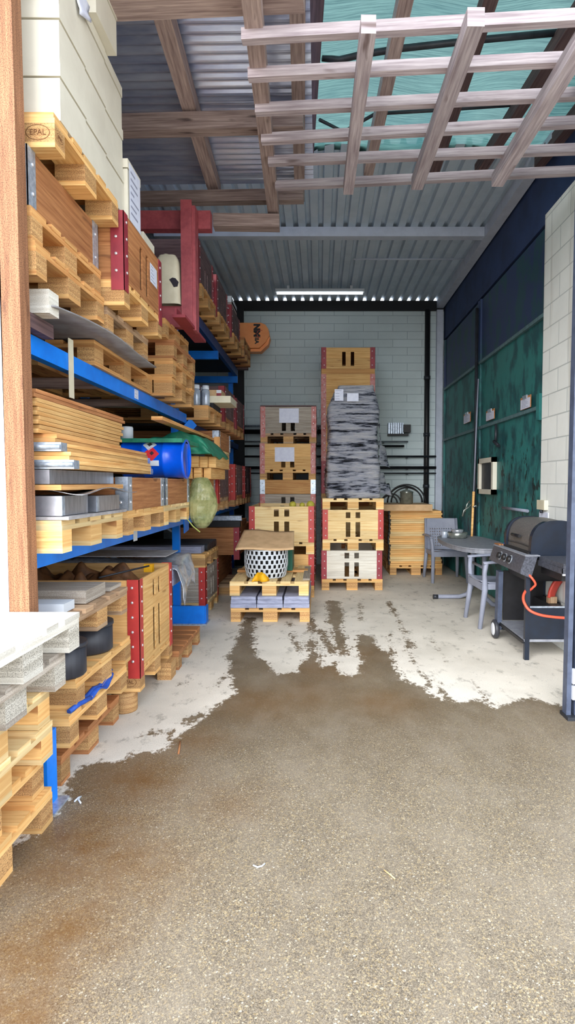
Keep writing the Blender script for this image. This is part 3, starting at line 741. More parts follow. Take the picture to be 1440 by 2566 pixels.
# --- upper level, second column
rp('old', -1.20, 3.44, 2.265, 'old pallet lying on the bent grey sheet, under the stamped yellow one')
PB = rp('yellow', -1.10, 3.43, 2.412, 'yellow pallet printed with a square stamp under the red-cornered brown crate')
CB = rc('brown', .375, 3, -1.10, 3.43, 2.556, 'brown crate with red corner posts and a paper sheet beneath the white boxes')
sheet(None, basis((.603, .2, .22), (0,1,0), (0,0,1)), .16, .12, name='paper_sheet', holder=CB, lines=5)
bx = BOX.put((.36, .25, .37, .05), (-1.30, 3.72, 2.935), 0, 'tall white box with a large paper sheet on its side, standing in the brown crate')
BOX.put((.36, .25, .37, .05), (-1.30, 3.72, 2.56), 0, 'white box sunk in the brown crate under the one with the paper sheet')
sheet(None, basis((.181, 0, .19), (0,1,0), (0,0,1)), .21, .33, name='paper_sheet', holder=bx, lines=7)
BOX.put((.36, .25, .45, .05), (-1.30, 4.02, 2.56), 0, 'smaller white box behind the one with the paper sheet in the brown crate')
# --- upper level, third column: pallet pile with red frame
for i in range(4):
    rp('warm' if i != 2 else 'brown', -1.15-(.05 if i == 3 else 0)+.008*i, 4.72-(.08 if i == 3 else 0), 2.092+.1445*i, ['lowest of four brown pallets under the red steel frame', 'second lowest of four brown pallets under the red steel frame', 'third of four brown pallets counted up under the red steel frame', 'topmost of four brown pallets carrying the red steel frame'][i], 'brown pallets under the red frame')
fr = thing('steel_stand', 'pinkish red steel frame of heavy beams standing on four brown pallets', 'frame', (-1.2, 5.0, 2.67))
def ibeam_v(x0, x1, y0, y1, z0, z1):
    mb = MB(); mb.box((x0, y0, z0), (x1, y0+.012, z1)).box((x0, y1-.012, z0), (x1, y1, z1)).box(((x0+x1)/2-.008, y0, z0), ((x0+x1)/2+.008, y1, z1)); return mb
mb = MB().box((-1.125, 4.96, 2.675), (-1.035, 4.975, 3.70)).box((-1.035, 4.975, 2.66), (-1.01, 5.10, 3.66)).box((-1.125, 5.09, 2.675), (-1.02, 5.105, 3.66)); mb.build('post', 'red_frame', fr)
MB().box((-2.0, 5.11, 3.53), (-.91, 5.20, 3.68)).build('top_beam', 'red_frame', fr)
MB().box((-2.0, 4.99, 2.69), (-1.125, 5.08, 2.86)).build('bottom_beam', 'red_frame', fr)
mb = MB(); mb.box((-1.12, 4.62, 2.668), (-1.02, 5.45, 2.69)).box((-1.10, 4.62, 2.69), (-1.085, 4.96, 2.74)); mb.build('foot_rail', 'red_deep', fr)
cn_ = thing('canister', 'cream plastic canister with a dark mark standing on the red steel frame', 'canister', (-1.22, 5.03, 2.862))
def can(u, v):
    z = 2.865+.40*v; k = 1-.3*max(0, (v-.78)/.22)**2.4; a = 2*math.pi*u
    ex = lambda c: math.copysign(abs(c)**.45, c)
    return (-1.225+ex(math.cos(a))*.095*k-(.015*v), 5.02+ex(math.sin(a))*.085*k, z)
mb = MB().grid(can, 32, 14); mb.grid(lambda u, v: [can(u, 1)[i]*(1-v)+(-1.24, 5.02, 3.268)[i]*v for i in range(3)], 32, 1)
mb.build('body', 'cream', cn_)
MB().lathe([(.022,3.262),(.022,3.285)], (-1.26, 5.02, 0), 14).build('cap', 'cream', cn_)
p = atY(437, 722, 4.93); mb = MB(); o = [(-.035,.02),(-.01,.035),(.015,.03),(.04,.0),(.03,-.035),(.0,-.04),(-.015,-.01)]
mb.prism([(-1.18+a, 3.035+b) for a, b in o], 4.931, 4.936, 'y'); mb.build('printed_mark', 'dark_mark', cn_)
# --- upper level, start of the second bay
rp('warm', -1.10, 5.98, 2.035, 'pale brown pallet carrying the glass jars and the cream box')
for i, (x, y) in enumerate(((-1.235, 6.05), (-1.15, 6.10), (-1.19, 6.22))):
    j = thing('jar', ['jar with a white lid on the brown pallet, nearest the pallet pile', 'jar with a white lid on the brown pallet, nearest the cream box', 'jar with a white lid on the brown pallet, behind the other two'][i], 'jar', (x, y, 2.18), 0, 'jars on the brown pallet')
    MB().lathe([(.035,2.18),(.042,2.20),(.042,2.33),(.03,2.35)], (x, y, 0), 16).build('body', 'glass_jar', j); MB().lathe([(.034,2.35),(.036,2.355),(.034,2.39)], (x, y, 0), 16).build('lid', 'label_white', j)
single('carton', MB().box((-1.5, 6.25, 2.24), (-.92, 6.7, 2.31)), 'cream', 'flat cream carton jutting out over the brown pallet by the jars', 'carton')
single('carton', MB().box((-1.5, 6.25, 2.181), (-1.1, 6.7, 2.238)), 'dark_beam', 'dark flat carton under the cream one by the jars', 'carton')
cb_ = thing('carton', 'small brown carton with a white and red label lying on the cream carton', 'carton', (-1.15, 6.45, 2.312))
MB().box((-1.4, 6.34, 2.312), (-1.03, 6.6, 2.385)).build('body', 'cardboard', cb_); MB().box((-1.08, 6.336, 2.315), (-1.03, 6.34, 2.35)).build('label', 'red_deep', cb_); MB().box((-1.08, 6.336, 2.352), (-1.03, 6.34, 2.383)).build('label', 'label_white', cb_)
for i, (yn, l) in enumerate(((7.0, 'nearer'), (7.98, 'farther'))):
    rp('brown', -1.10, yn, 2.035, f'pallet under the {l} red-cornered crate on the middle level at the back')
    rc('dark', .35, 1, -1.10, yn, 2.18, f'{l} dark crate with red corners on the middle rack level beyond the cream carton')
# --- top level, second bay
TL = 3.25
for i, (yn, xf) in enumerate(((6.06, -1.17), (7.05, -1.16), (8.02, -1.13))):
    nm = ['first', 'second', 'third'][i]
    rp('warm', xf, yn, TL, f'{nm} pallet on the top rack level, counted from the red steel frame', 'pallets on the top rack level')
    rc('dark', (.43, .42, .36)[i], 1, xf-.03, yn, TL+.145, f'{nm} dark crate with red corners on the top rack level, counted from the red frame', 'dark crates on the top rack level')
rp('brown', -1.10, 8.85, TL, 'lower pallet on the top rack level in front of the orange slab'); rp('brown', -1.10, 8.85, TL+.145, 'upper pallet on the top rack level in front of the orange slab')
fb = thing('carton', 'flat white-edged box on the dark crate below the ceiling', 'carton', (-1.4, 8.3, TL+.51))
MB().box((-1.75, 8.1, TL+.512), (-1.17, 8.6, TL+.59)).build('body', 'wood_roof', fb); MB().box((-1.75, 8.08, TL+.56), (-1.17, 8.6, TL+.64)).build('lid', 'lamp_white', fb)
og = thing('orange_guard', 'orange rounded slab with black lettering jutting out from the top rack level', 'slab', (-1.2, 9.75, 3.5))
z0, z1, xr = 3.56, 3.955, -.80
poly = [(-1.9, z0), (xr-.16, z0), (xr-.05, z0+.1), (xr, z0+.2), (xr-.015, z0+.3), (xr-.06, z1-.03), (xr-.13, z1), (-1.9, z1)]
MB().prism(poly, 9.66, 9.9, 'y').build('body', 'orange', og)
poly2 = [(-1.9, z0-.05), (xr-.14, z0-.05), (xr-.02, z0+.06), (xr+.01, z0+.17), (xr-.0, z0+.19), (xr-.06, z0+.09), (xr-.16, z0-.005), (-1.9, z0-.005)]
MB().prism(poly2, 9.7, 9.88, 'y').build('lower_edge', 'orange', og)
mb = MB(); textmesh('NM', .13, basis((-1.0, 9.658, z1-.12), (0,0,-1), (1,0,0)), mb, 0, .009); textmesh('IIA', .085, basis((-1.0, 9.658, z1-.28), (0,0,-1), (1,0,0)), mb, 0, .004); mb.build('lettering', 'black', og)
pts = [(xr-.14+.06*math.cos(a), 9.657, z0+.22+.06*math.sin(a)) for a in [R(60+30*i) for i in range(8)]]; MB().tube(pts, .004, 6).build('embossed_mark', 'red_plastic', og)
single('timber', MB().box((-2.2, 9.7, TL-.02), (-1.15, 9.8, 3.50)), 'wood_roof_dark', 'dark block under the orange slab on the top rack level', 'timber')
# --- lower level, first bay
LZ = 1.102
rp('pale', -1.12, 2.60, LZ, 'pale pallet on the lower blue beam under the silver box profiles')
def duct(a, b, mat, label):
    t = thing('box_profile', label, 'profile', (b[0], a[1], a[2])); mb = MB().box(a, b, 0, None, 1); mb.build('body', mat, t)
    mb = MB().box((b[0]-.001, a[1]+.001, a[2]+.001), (b[0]+.003, a[1]+.03, b[2]-.001)); mb.build('edge_strip', 'galv', t)
duct((-1.7, 2.62, 1.265), (-1.13, 2.92, 1.352), 'steel_sheet', 'silver box profile on the pale pallet, nearest the wooden post')
duct((-1.7, 2.98, 1.265), (-1.11, 3.32, 1.345), 'steel_sheet', 'silver box profile on the pale pallet, next to the metal-cornered collar')
single('cardboard_sheet', MB().box((-1.75, 2.6, 1.248), (-1.09, 3.38, 1.262)), 'tarp_grey', 'thin grey sheet under the two silver box profiles', 'sheet')
single('metal_foil', MB().grid(lambda u, v: (-1.7+.66*u, 2.62+.8*v, 1.362+.012*math.sin(u*11+v*7)*(.3+u)+.01*u), 24, 16), 'foil', 'crinkled silver foil lying over the two silver box profiles', 'foil', solid=.002)
single('wood_board', MB().box((-1.75, 2.6, 1.378), (-1.12, 3.42, 1.402)), 'pine_warm', 'flat wooden board above the crinkled silver foil', 'board')
single('box_profile', MB().box((-1.7, 2.61, 1.405), (-1.175, 3.42, 1.468), 0, None, 1), 'steel_sheet', 'long grey metal profile under the stack of folded collars', 'profile')
z = 1.472
for i in range(9):
    low = i < 4; L = 1.72-.02*i if low else 1.3-.06*(i-4)*(1 if i % 2 else .6)
    yc = 2.66+L/2; rz = (.075, .07, .055, .05, .035, .03, .02, .012, .0)[i]
    xe = (-1.07, -1.09, -1.125, -1.15, -1.205, -1.205, -1.21, -1.215, -1.22)[i]
    FOLD.put((1.7 if low else 1.2, ('pine', 'pine', 'pine', 'pine_warm', 'pine', 'pine', 'pine', 'pine', 'wood_brown')[i], i in (0, 2)), (xe-.1-math.sin(rz)*L/2, (2.60+.86 if low else 2.57+.61), z), rz, f'folded wooden collar in the stack above the grey metal profile, {["lowest","second from below","third from below","fourth from below","fifth from below","fifth from above","third from above","second from above","topmost"][i]}'.replace('fifth from above', 'fourth from above'), 'folded collars above the grey profile')
    z += .0385
# collars in the middle of the lower level
rp('yellow', -1.12, 3.50, LZ, 'pallet on the lower blue beam under the first brown metal-cornered collar')
CRATE.put(('galv', .195, 0), (-1.72, 3.90, LZ+.145), 0, 'brown collar with metal corners on the lower level, beside the silver profiles')
CRATE.put(('galv', .195, 0), (-1.72, 4.74, LZ+.145), 0, 'brown collar with metal corners under the blue drum')
rp('pale', -1.12, 4.34, LZ, 'pallet on the lower blue beam under the collar with the blue drum')
dr = thing('drum', 'blue steel drum with hazard diamonds lying on its side on the lower level', 'drum', (-1.29, 4.75, 1.44))
dz, dy, rr = 1.447+.15, 4.75, .148
prof = [(.0,-1.53),(.135,-1.53),(.136,-1.535),(rr+.006,-1.535),(rr+.006,-1.515),(rr,-1.51),(rr,-1.375),(rr+.006,-1.365),(rr,-1.355),(rr,-1.215),(rr+.006,-1.205),(rr,-1.195),(rr,-1.07),(rr+.006,-1.062),(rr+.006,-1.045),(.137,-1.045),(.136,-1.05),(0,-1.05)]
MB().lathe(prof, (0, dy, dz), 40, 0, 'x').build('body', 'drum_blue', dr)
def decal(cx, cz_, s, mat, nm):
    def f(u, v):
        a, b = (u-.5)*2, (v-.5)*2; x = cx+s*(a+b)/2; t = cz_+s*(a-b)/2; th = t/rr
        return (x, dy-math.cos(th)*(rr+.003), dz+math.sin(th)*(rr+.003))
    MB().grid(f, 6, 6).build(nm, mat, dr)
decal(-1.29, .035, .062, 'label_red', 'hazard_label'); decal(-1.31, .115, .055, 'label_white', 'hazard_label')
decal(-1.31, .12, .022, 'dark_mark', 'pictogram'); decal(-1.285, .04, .018, 'dark_mark', 'pictogram')
def lbl(u, v):
    th = -.25+.28*v; return (-1.345+.115*u, dy-math.cos(th)*(rr+.002), dz+math.sin(th)*(rr+.002)-.02)
MB().grid(lbl, 4, 6).build('white_label', 'label_white', dr)
# lumber, tarp and film
rp('warm', -1.10, 5.62, LZ, 'pallet on the lower blue beam under the short timbers')
CRATE.put(('galvwarm', .195, 0), (-1.72, 6.02, LZ+.145), 0, 'low collar on the lower level beneath the short square timbers')
for r_, (z, xs) in enumerate(((1.447, (-1.20, -1.12, -1.04)), (1.552, (-1.21, -1.135, -1.065, -.995)))):
    for k, x in enumerate(xs):
        single('timber', MB().box((x-.033, 5.45+.06*k-.05*r_, z), (x+.033, 6.40, z+.1), 0, None, 1), 'pine', f'short square timber in the {["lower","upper"][r_]} layer under the green tarp, {["nearest the blue drum","second from the blue drum","third from the blue drum","farthest from the blue drum"][k]}', 'timber', 'short timbers under the green tarp')
def tarp(u, v):
    x = -1.75+.80*u; y = 5.38+.9*v
    zt = float(np.interp(x, (-1.75, -1.4, -1.25, -1.12, -1.03, -.97, -.95), (1.79, 1.82, 1.87, 1.84, 1.76, 1.69, 1.65)))+.02*noise.noise((x*9, 3, 0))
    if v < .3: return (x, 5.37+.035*noise.noise((x*9, v*7, 1))-.02*math.sin(x*14+v*8), 1.668+(zt-1.668)*v/.3)
    return (x, 5.38+.9*(v-.3)/.7, zt+.03*noise.noise((x*8, v*6, 2)))
single('tarp', MB().grid(tarp, 60, 30), 'green_tarp', 'crumpled green plastic tarp over the short timbers behind the blue drum', 'tarp', solid=.006)
pk = thing('plank_frame', 'long narrow plank with an upright end strip above the green tarp', 'plank', (-1.15, 5.4, 1.5))
MB().box((-1.2, 4.3, 1.86), (-1.12, 6.42, 1.885), 0, None, 1).build('long_strip', 'pine_warm', pk); MB().box((-1.12, 6.395, 1.655), (-1.06, 6.42, 1.90), 0, None, 2).build('end_strip', 'pine_warm', pk)
single('wood_board', MB().box((-1.7, 5.66, 1.4425), (-1.10, 6.38, 1.4465)), 'wood_brown', 'thin board lying on the low collar under the short square timbers', 'board')
bag = thing('hanging_bag', 'crumpled yellow-green translucent plastic bundle hanging from the lower rack level', 'bag', (-1.02, 5.2, 1.0))
def bagf(u, v):
    a = 2*math.pi*u; ph = math.pi*v; r = math.sin(ph)**.7
    p = Vector((-1.03+.125*r*math.cos(a), 5.25+.13*r*math.sin(a), 1.235-.225*math.cos(ph)))
    n = noise.noise(p*7)*.03+noise.noise(p*18)*.008
    return p+Vector((math.cos(a), math.sin(a), 0))*n
MB().grid(bagf, 22, 13, 0, False).build('film', 'film_bag', bag)
MB().tube([(-1.14,5.13,1.42),(-1.17,5.1,1.28),(-1.15,5.1,1.13),(-1.08,5.1,1.04),(-1.02,5.1,.99)], .006, 6).build('rim', 'netting_yellow', bag)
# --- lower level, second bay
for i, (yn, st) in enumerate(((6.47, 'old'), (7.76, 'brown'), (8.72, 'brown'))):
    nm = ['nearest', 'middle', 'farthest'][i]
    rp(st, -1.10, yn, LZ, f'{nm} of three pallets under the red-cornered crates on the lower level at the back')
    rc('darkred', (.37, .40, .40)[i], 1, -1.09, yn, LZ+.146, f'{nm} of three dark crates with red corners on the lower level at the back')
rp('pale', -1.09, 6.47, 1.628, 'pallet lying on the nearest dark red-cornered crate of the lower level')
CRATE.put(('galv', .195, 0), (-1.68, 6.87, 1.774), 0, 'small brown collar with metal corners beside the green tarp')
lamp_ = single('small_tin', MB().lathe([(.05,0),(.05,.09),(.045,.1)], (-1.52, 4.75, 1.752), 14), 'label_white', 'small white tin on the green box behind the blue drum', 'tin')
single('cover_board', MB().box((-1.75, 4.6, 1.72), (-1.05, 5.25, 1.75)), 'green_tarp', 'flat green sheet lying behind and above the blue drum', 'sheet')
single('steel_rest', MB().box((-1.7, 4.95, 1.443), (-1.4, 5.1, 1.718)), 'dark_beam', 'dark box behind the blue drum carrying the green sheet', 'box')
# ------------------------------------------------------------------ floor level, nearest pallet stack
nearp = [('yellow', -1.115, 2.44, 'lowest pallet of the nearest stack by the wooden post'), ('yellow', -1.14, 2.42, 'second lowest pallet of the nearest stack by the wooden post'), ('pale', -1.10, 2.42, 'third pallet counted up in the nearest stack by the wooden post'),
         ('pale', -1.105, 2.41, 'fourth pallet counted up in the nearest stack, yellow under the weathered ones'), ('grey', -1.045, 2.43, 'weathered grey pallet under the bleached white one in the nearest stack'), ('white', -1.0, 2.465, 'bleached white pallet on top of the nearest stack')]
for i, (st, xf, yf, l) in enumerate(nearp): rp(st, xf, yf-.8, .146*i, l)
# second stack
f1 = rp('brown', -1.20, 2.72, 0, 'lowest brown pallet on the floor beside the particle block, behind the nearest stack')
for k in range(5): single('batten_board', MB().box((-1.7, 2.78+.13*k, .146), (-1.26-.02*k, 2.81+.13*k, .206)), ('pine', 'grey_sheet', 'wood_grey', 'pine', 'wood_old')[k], f'upright board between the two floor pallets, {["nearest the tall blue plate","second from the tall blue plate","third from the tall blue plate","fourth from the tall blue plate","farthest from the tall blue plate"][k]}', 'board', 'boards between the floor pallets')
rp('yellow', -1.13, 2.66, .208, 'yellow pallet under the blue straps, behind the nearest stack')
rp('yellow', -1.13, 2.74, .354, 'yellow pallet carrying the black tubs')
for i, (x, y, r_) in enumerate(((-1.22, 2.68+.12, .11), (-1.26, 3.22, .13))):
    t = thing('tub', ['black plastic tub on the yellow pallet, beside the nearest stack', 'black plastic tub on the yellow pallet, beside the red-cornered open crate'][i], 'tub', (x, y, .50), 0)
    MB().lathe([(r_*.92,.50),(r_,.51),(r_,.64)], (x, y, 0), 28).build('body', 'black_plastic', t); MB().lathe([(r_+.004,.64),(r_+.006,.645),(r_+.004,.66)], (x, y, 0), 28).build('rim', 'black_plastic', t)
rp('old', -1.12, 2.66, .662, 'weathered brown-grey pallet on top of the black tubs')
st_ = thing('strap', 'bundled blue strap hanging over the yellow pallet below the black tubs', 'strap', (-1.1, 3.0, .39))
def strapf(u, v):
    return (-1.17+.06*math.sin(u*3.0)*(.4+v*.6)+.01*math.sin(v*9), 2.8+.5*u, .372-.03*v*(.3+.7*math.sin(u*8)**2)+.006*math.sin(u*22))
MB().grid(strapf, 40, 8).build('webbing', 'blue_strap', st_, solid=.006)
MB().tube([(-1.15,2.70,.360),(-1.13,2.76,.372),(-1.13,2.82,.362),(-1.12,2.88,.36)], .012, 8).build('coil', 'blue_strap', st_)
single('concrete_board', MB().box((-1.95, 2.95, .81), (-1.16, 3.22, .875)), 'wood_grey', 'thick grey board lying on the weathered pallet near the wooden post', 'board')
single('carton', MB().box((-1.5, 2.74, .808), (-1.18, 2.86, .85)), 'lamp_white', 'small white block on the weathered pallet below the grey board', 'carton')
single('cardboard_sheet', MB().box((-1.62, 3.3, .808), (-1.16, 3.48, .83)), 'wood_grey', 'grey flat piece on the weathered pallet next to the open crate', 'board')
# particle block and open crate with red corners
single('particle_block', MB().lathe([(.075,0),(.078,.01),(.078,.125)], (-1.21, 3.66, 0), 20), 'chip_block', 'round particle-board block on the floor under the open crate pallet', 'block')
single('particle_block', MB().box((-1.16, 4.22, 0), (-1.06, 4.36, .125)), 'chip_block', 'square particle-board block on the floor under the far end of the open crate', 'block')
PC = rp('yellow', -1.10, 3.62, .126, 'pallet on particle blocks under the open red-cornered crate'); oval_mark(PC, basis((.5275, -.401, .061), (1,0,0), (0,0,1)), .05)
CO = CRATE.put(('light', .545, 2), (-1.70, 4.02, .271), 0, 'open light wooden crate with red corners full of crumpled brown leather')
def leath(u, v):
    x = -2.2+1.06*u; y = 3.68+.68*v; e = min(1, 5*min(u, 1-u))*min(1, 5*min(v, 1-v))
    return (x, y, .66+.16*e*(.4+abs(noise.noise((x*5, y*5, 1))))+.10*noise.noise((x*11, y*11, 5))*e)
single('leather_pieces', MB().grid(leath, 60, 40), 'leather', 'crumpled brown leather scraps heaped in the open red-cornered crate', 'leather', solid=.006)['kind'] = 'stuff'
single('rod', MB().tube([(-1.35, 3.64, .83), (-1.13, 3.95, .86)], .006, 6), 'steel_dark', 'thin dark rod sticking out of the open red-cornered crate', 'rod')
single('wood_offcut', MB().box((-1.24, 4.20, .78), (-1.18, 4.25, .835)), 'yellow', 'small yellow scrap on the leather in the open crate', 'scrap')
# covered slab behind the open crate
rp('brown', -1.06, 4.45, 0, 'brown floor pallet between the open crate and the blue corner guard')
CRATE.put(('dark', .48, 0), (-1.92, 4.90, .15), 0, 'dark crate under the silver-covered slab behind the open crate')
single('sheet_stack', MB().box((-2.25, 4.47, .635), (-1.10, 4.92, .77)), 'slab_blue', 'thick bluish slab of sheets under the grey tarp behind the open crate', 'slab')
def cov(u, v):
    y = 4.45+.50*v; s = u*1.40; x = -2.2+s
    z = .80+.035*math.sin(v*5)*math.sin(u*6)+.01*noise.noise((x*8, y*8, 2))
    if x > -1.07: d = x+1.07; x = -1.07+.05*math.sin(min(1.5, d*8))+.02*noise.noise((y*9, d*9, 0)); z = z-d*.85*(1+.3*math.sin(y*9))
    if v < .06: z -= .03
    return (x, y, z)
single('cover_sheet', MB().grid(cov, 60, 36), 'foil', 'wrinkled silver-grey cover draped over the slab behind the open crate', 'cover', solid=.004)
single('wood_board', MB().box((-2.2, 4.5, .85), (-1.16, 4.9, .858)), 'tarp_grey', 'thin grey board lying on the wrinkled silver cover', 'board')
# --- floor level, second bay
rp('pale', -1.20, 6.26, 0, 'floor pallet under the grey crate behind the blue corner guard')
CRATE.put(('greybright', .37, 2), (-1.8, 6.66, .146), 0, 'grey crate with red corner posts behind the blue corner guard')
rp('yellow', -1.20, 6.26, .518, 'yellow pallet on the grey crate, carrying the dark bars')
for k in range(8):
    single('bar', (MB().box((-2.3, 6.30+.1*k, .665), (-1.25, 6.38+.1*k, .735)) if k < 2 else MB().tube([(-2.3, 6.34+.1*k, .708), (-1.22, 6.34+.1*k, .708)], .043, 12)), ('slab_blue' if k < 2 else 'steel_dark'), f'dark grey bar on the yellow pallet, {["nearest the rack post","second","third","fourth","fifth","sixth","seventh","last"][k]} of the row', 'bar', 'dark bars on the yellow pallet')
rp('old', -.92-.2, 7.45, 0, 'dark floor pallet behind the grey crate')
CRATE.put(('brown', .36, 0), (-1.66, 7.95, .146), R(90), 'low brown crate under the slotted brown crate behind the grey crate')
cr2 = CRATE.put(('brown', .34, 0), (-1.40, 8.05, .51), R(90), 'brown plywood crate with a hand slot and red corners beyond the dark bars')
ch_ = thing('channel', 'silver U-profile lying across the brown plywood crate', 'profile', (-1.4, 7.6, .86))
mb = MB().box((-2.1, 7.52, .93), (-.98, 7.62, .936)).box((-2.1, 7.52, .93), (-.98, 7.526, 1.0)).box((-2.1, 7.52, .994), (-.98, 7.62, 1.0)); mb.build('profile', 'galv', ch_); MB().box((-2.1,7.53,.855),(-1.0,7.6,.928)).build('dark_insert', 'black', ch_)
single('batten_piece', MB().box((-1.1, 7.68, .858), (-1.0, 8.2, .93)), 'wood_brown', 'short brown batten beside the silver U-profile', 'timber')
# ------------------------------------------------------------------ stacks in the middle (short side to the camera)
def cpal(style, xc, yf, z, label, group=None, rz=0.0): return PAL.put((style,), (xc, yf+.6, z), R(90)+rz, label, group)
def ccr(style, h, slot, xc, yf, z, label, group=None, rz=0.0): return CRATE.put((style, h, slot), (xc, yf+.6, z), R(90)+rz, label, group)
FR = lambda x, y, z: basis((x, y, z), (1,0,0), (0,0,1))
# two low pallets in front
xc = -.50
cpal('yellow', xc, 6.02, 0, 'floor pallet in the middle under the row of grey slabs')
for k in range(3):
    t = thing('slab_pack', f'pack of grey-blue slabs between the two front pallets, {["nearest the blue corner guard","in the middle of three","nearest the wrapped load"][k]}', 'slab', (xc-.27+.27*k, 6.3, .146), 0, 'slab packs between the front pallets')
    x0 = xc-.40+.268*k
    for j, (z0, z1) in enumerate(((.146,.186),(.189,.225),(.228,.262))): MB().box((x0+.004*j, 6.0, z0), (x0+.262-.003*j, 7.2, z1)).build('slab', 'slab_blue', t)
P2 = cpal('pale', xc-.01, 6.03, .266, 'upper front pallet carrying the white perforated basket')
b_ = single('wood_board', MB().box((-.92, 6.66, .412), (-.13, 6.80, .434)), 'pine_warm', 'loose wooden board lying across the upper front pallet behind the basket', 'board')
single('wood_board', MB().box((-.17, 6.1, .412), (-.10, 7.0, .43)), 'wood_grey', 'grey board along the edge of the upper front pallet beside the basket', 'board')
bk = thing('basket', 'round white perforated basket on the upper front pallet under a cardboard sheet', 'basket', (-.57, 6.38, .412))
NB, NR = 26, 6
def bas(u, v):
    a = 2*math.pi*u; r = .20+.03*min(1, v*2.2)**.6
    return (-.57+r*math.cos(a), 6.38+r*math.sin(a), .413+.30*v)
def hole(i, j):
    ri = j//4; return ((i+2*(ri % 2)) % 4 in (1, 2)) and (j % 4 in (1, 2, 3)) and ri < NR
MB().grid(bas, NB*4, NR*4+1, 0, True, hole).build('perforated_wall', 'lamp_white', bk, solid=.005)
MB().lathe([(.0,.414),(.2,.414),(.2,.42),(0,.42)], (-.57, 6.38, 0), 30, 0).build('bottom', 'lamp_white', bk)
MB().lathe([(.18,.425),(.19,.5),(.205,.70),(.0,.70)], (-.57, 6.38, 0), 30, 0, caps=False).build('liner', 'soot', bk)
def cb(u, v):
    x = -.85+.565*u+.02*(1-v)*(2*u-1); y = 6.15+.60*v; return (x, y, .722+.155*v+.006*math.sin(u*7)-.02*(u)*v)
single('cardboard_sheet', MB().grid(cb, 20, 12), 'cardboard', 'sheet of brown cardboard lying on the white perforated basket', 'cardboard', solid=.012)
def glove(u, v):
    x = -.675+.155*u; y = 6.005+.09*v+.02*math.sin(u*6); e = math.sin(math.pi*u)**.5*math.sin(math.pi*v)**.5
    return (x+.02*(v-.5), y, 414e-3+.085*e+.012*noise.noise((x*40, y*40, 0)))
single('cloth', MB().grid(glove, 24, 14), 'yellow', 'crumpled orange-yellow rag on the front edge of the upper front pallet', 'rag', solid=.006)
single('board_panel', MB().box((-.36, 6.62, .436), (-.30, 7.05, .69)), 'green_dark', 'dark green panel standing behind the perforated basket', 'panel')
# stack behind them
xs = -.465
cpal('yellow', xs, 7.32, 0, 'floor pallet of the stack behind the perforated basket')
ccr('light', .385, 2, xs, 7.34, .146, 'lower light crate with red corners, mostly hidden by the perforated basket')
cpal('pale', xs, 7.32, .534, 'pallet between the two light crates behind the perforated basket')
ccr('pale', .44, 2, xs, 7.34, .68, 'light crate with red corners and yellow-green balls on top, behind the cardboard sheet')
for k, (x, r_, l) in enumerate(((-.34, .045, 'nearest the slots'), (-.22, .034, 'smallest, in the middle'), (-.115, .05, 'largest, by the corner post'))):
    y = 7.62
    single('ball', MB().lathe([(.005,-r_)]+[(r_*math.sin(math.pi*i/9), -r_*math.cos(math.pi*i/9)) for i in range(1, 9)]+[(.005, r_)], (x, y, 1.115+r_*.35), 18), 'fruit', f'yellow-green ball on the light crate, {l}', 'ball')
single('board_panel', MB().box((-.80, 7.5, 1.06), (-.10, 8.4, 1.082)), 'wood_old', 'board inside the light crate carrying the yellow-green balls', 'board')
# farther stack
xf, yf = -.455, 8.62
cpal('old', xf, yf, 0, 'floor pallet of the far stack topped by the grey crate'); ccr('old', .43, 2, xf, yf, .146, 'hidden lower crate of the far stack topped by the grey crate')
cpal('old', xf, yf, .58, 'pallet low in the far stack behind the light crate'); ccr('grey', .52, 2, xf, yf, .726, 'weathered grey crate under the metal-cornered collar in the far stack')
CRATE.put(('galvwarm', .2, 0), (xf, yf+.6, 1.252), R(90), 'low plywood collar with shiny metal corners in the far stack')
cpal('yellow', xf, yf, 1.456, 'yellow pallet on the metal-cornered collar in the far stack')
c2_ = CRATE.put(('palered', .37, 1), (xf, yf+.6, 1.602), R(90), 'light crate with a paper sheet, below the topmost grey crate')
cpal('old', xf+.01, yf, 1.975, 'dark pallet under the topmost grey crate of the far stack')
c3_ = CRATE.put(('grey', .375, 1), (xf+.01, yf+.6, 2.121), R(90), 'weathered grey crate with a paper sheet on top of the far stack')
single('cover_board', MB().box((xf-.39, yf, 2.503), (xf+.41, yf+1.2, 2.518)), 'wood_roof_dark', 'dark lid on the topmost grey crate of the far stack', 'lid')
for c_, (x, z, w_, h_) in ((c2_, (-.045, .215, .28, .205)), (c3_, (.01, .25, .28, .205))):
    sheet(None, basis((-.603, -x, z), (0,-1,0), (0,0,1)), w_, h_, name='paper_sheet', holder=c_, lines=0)
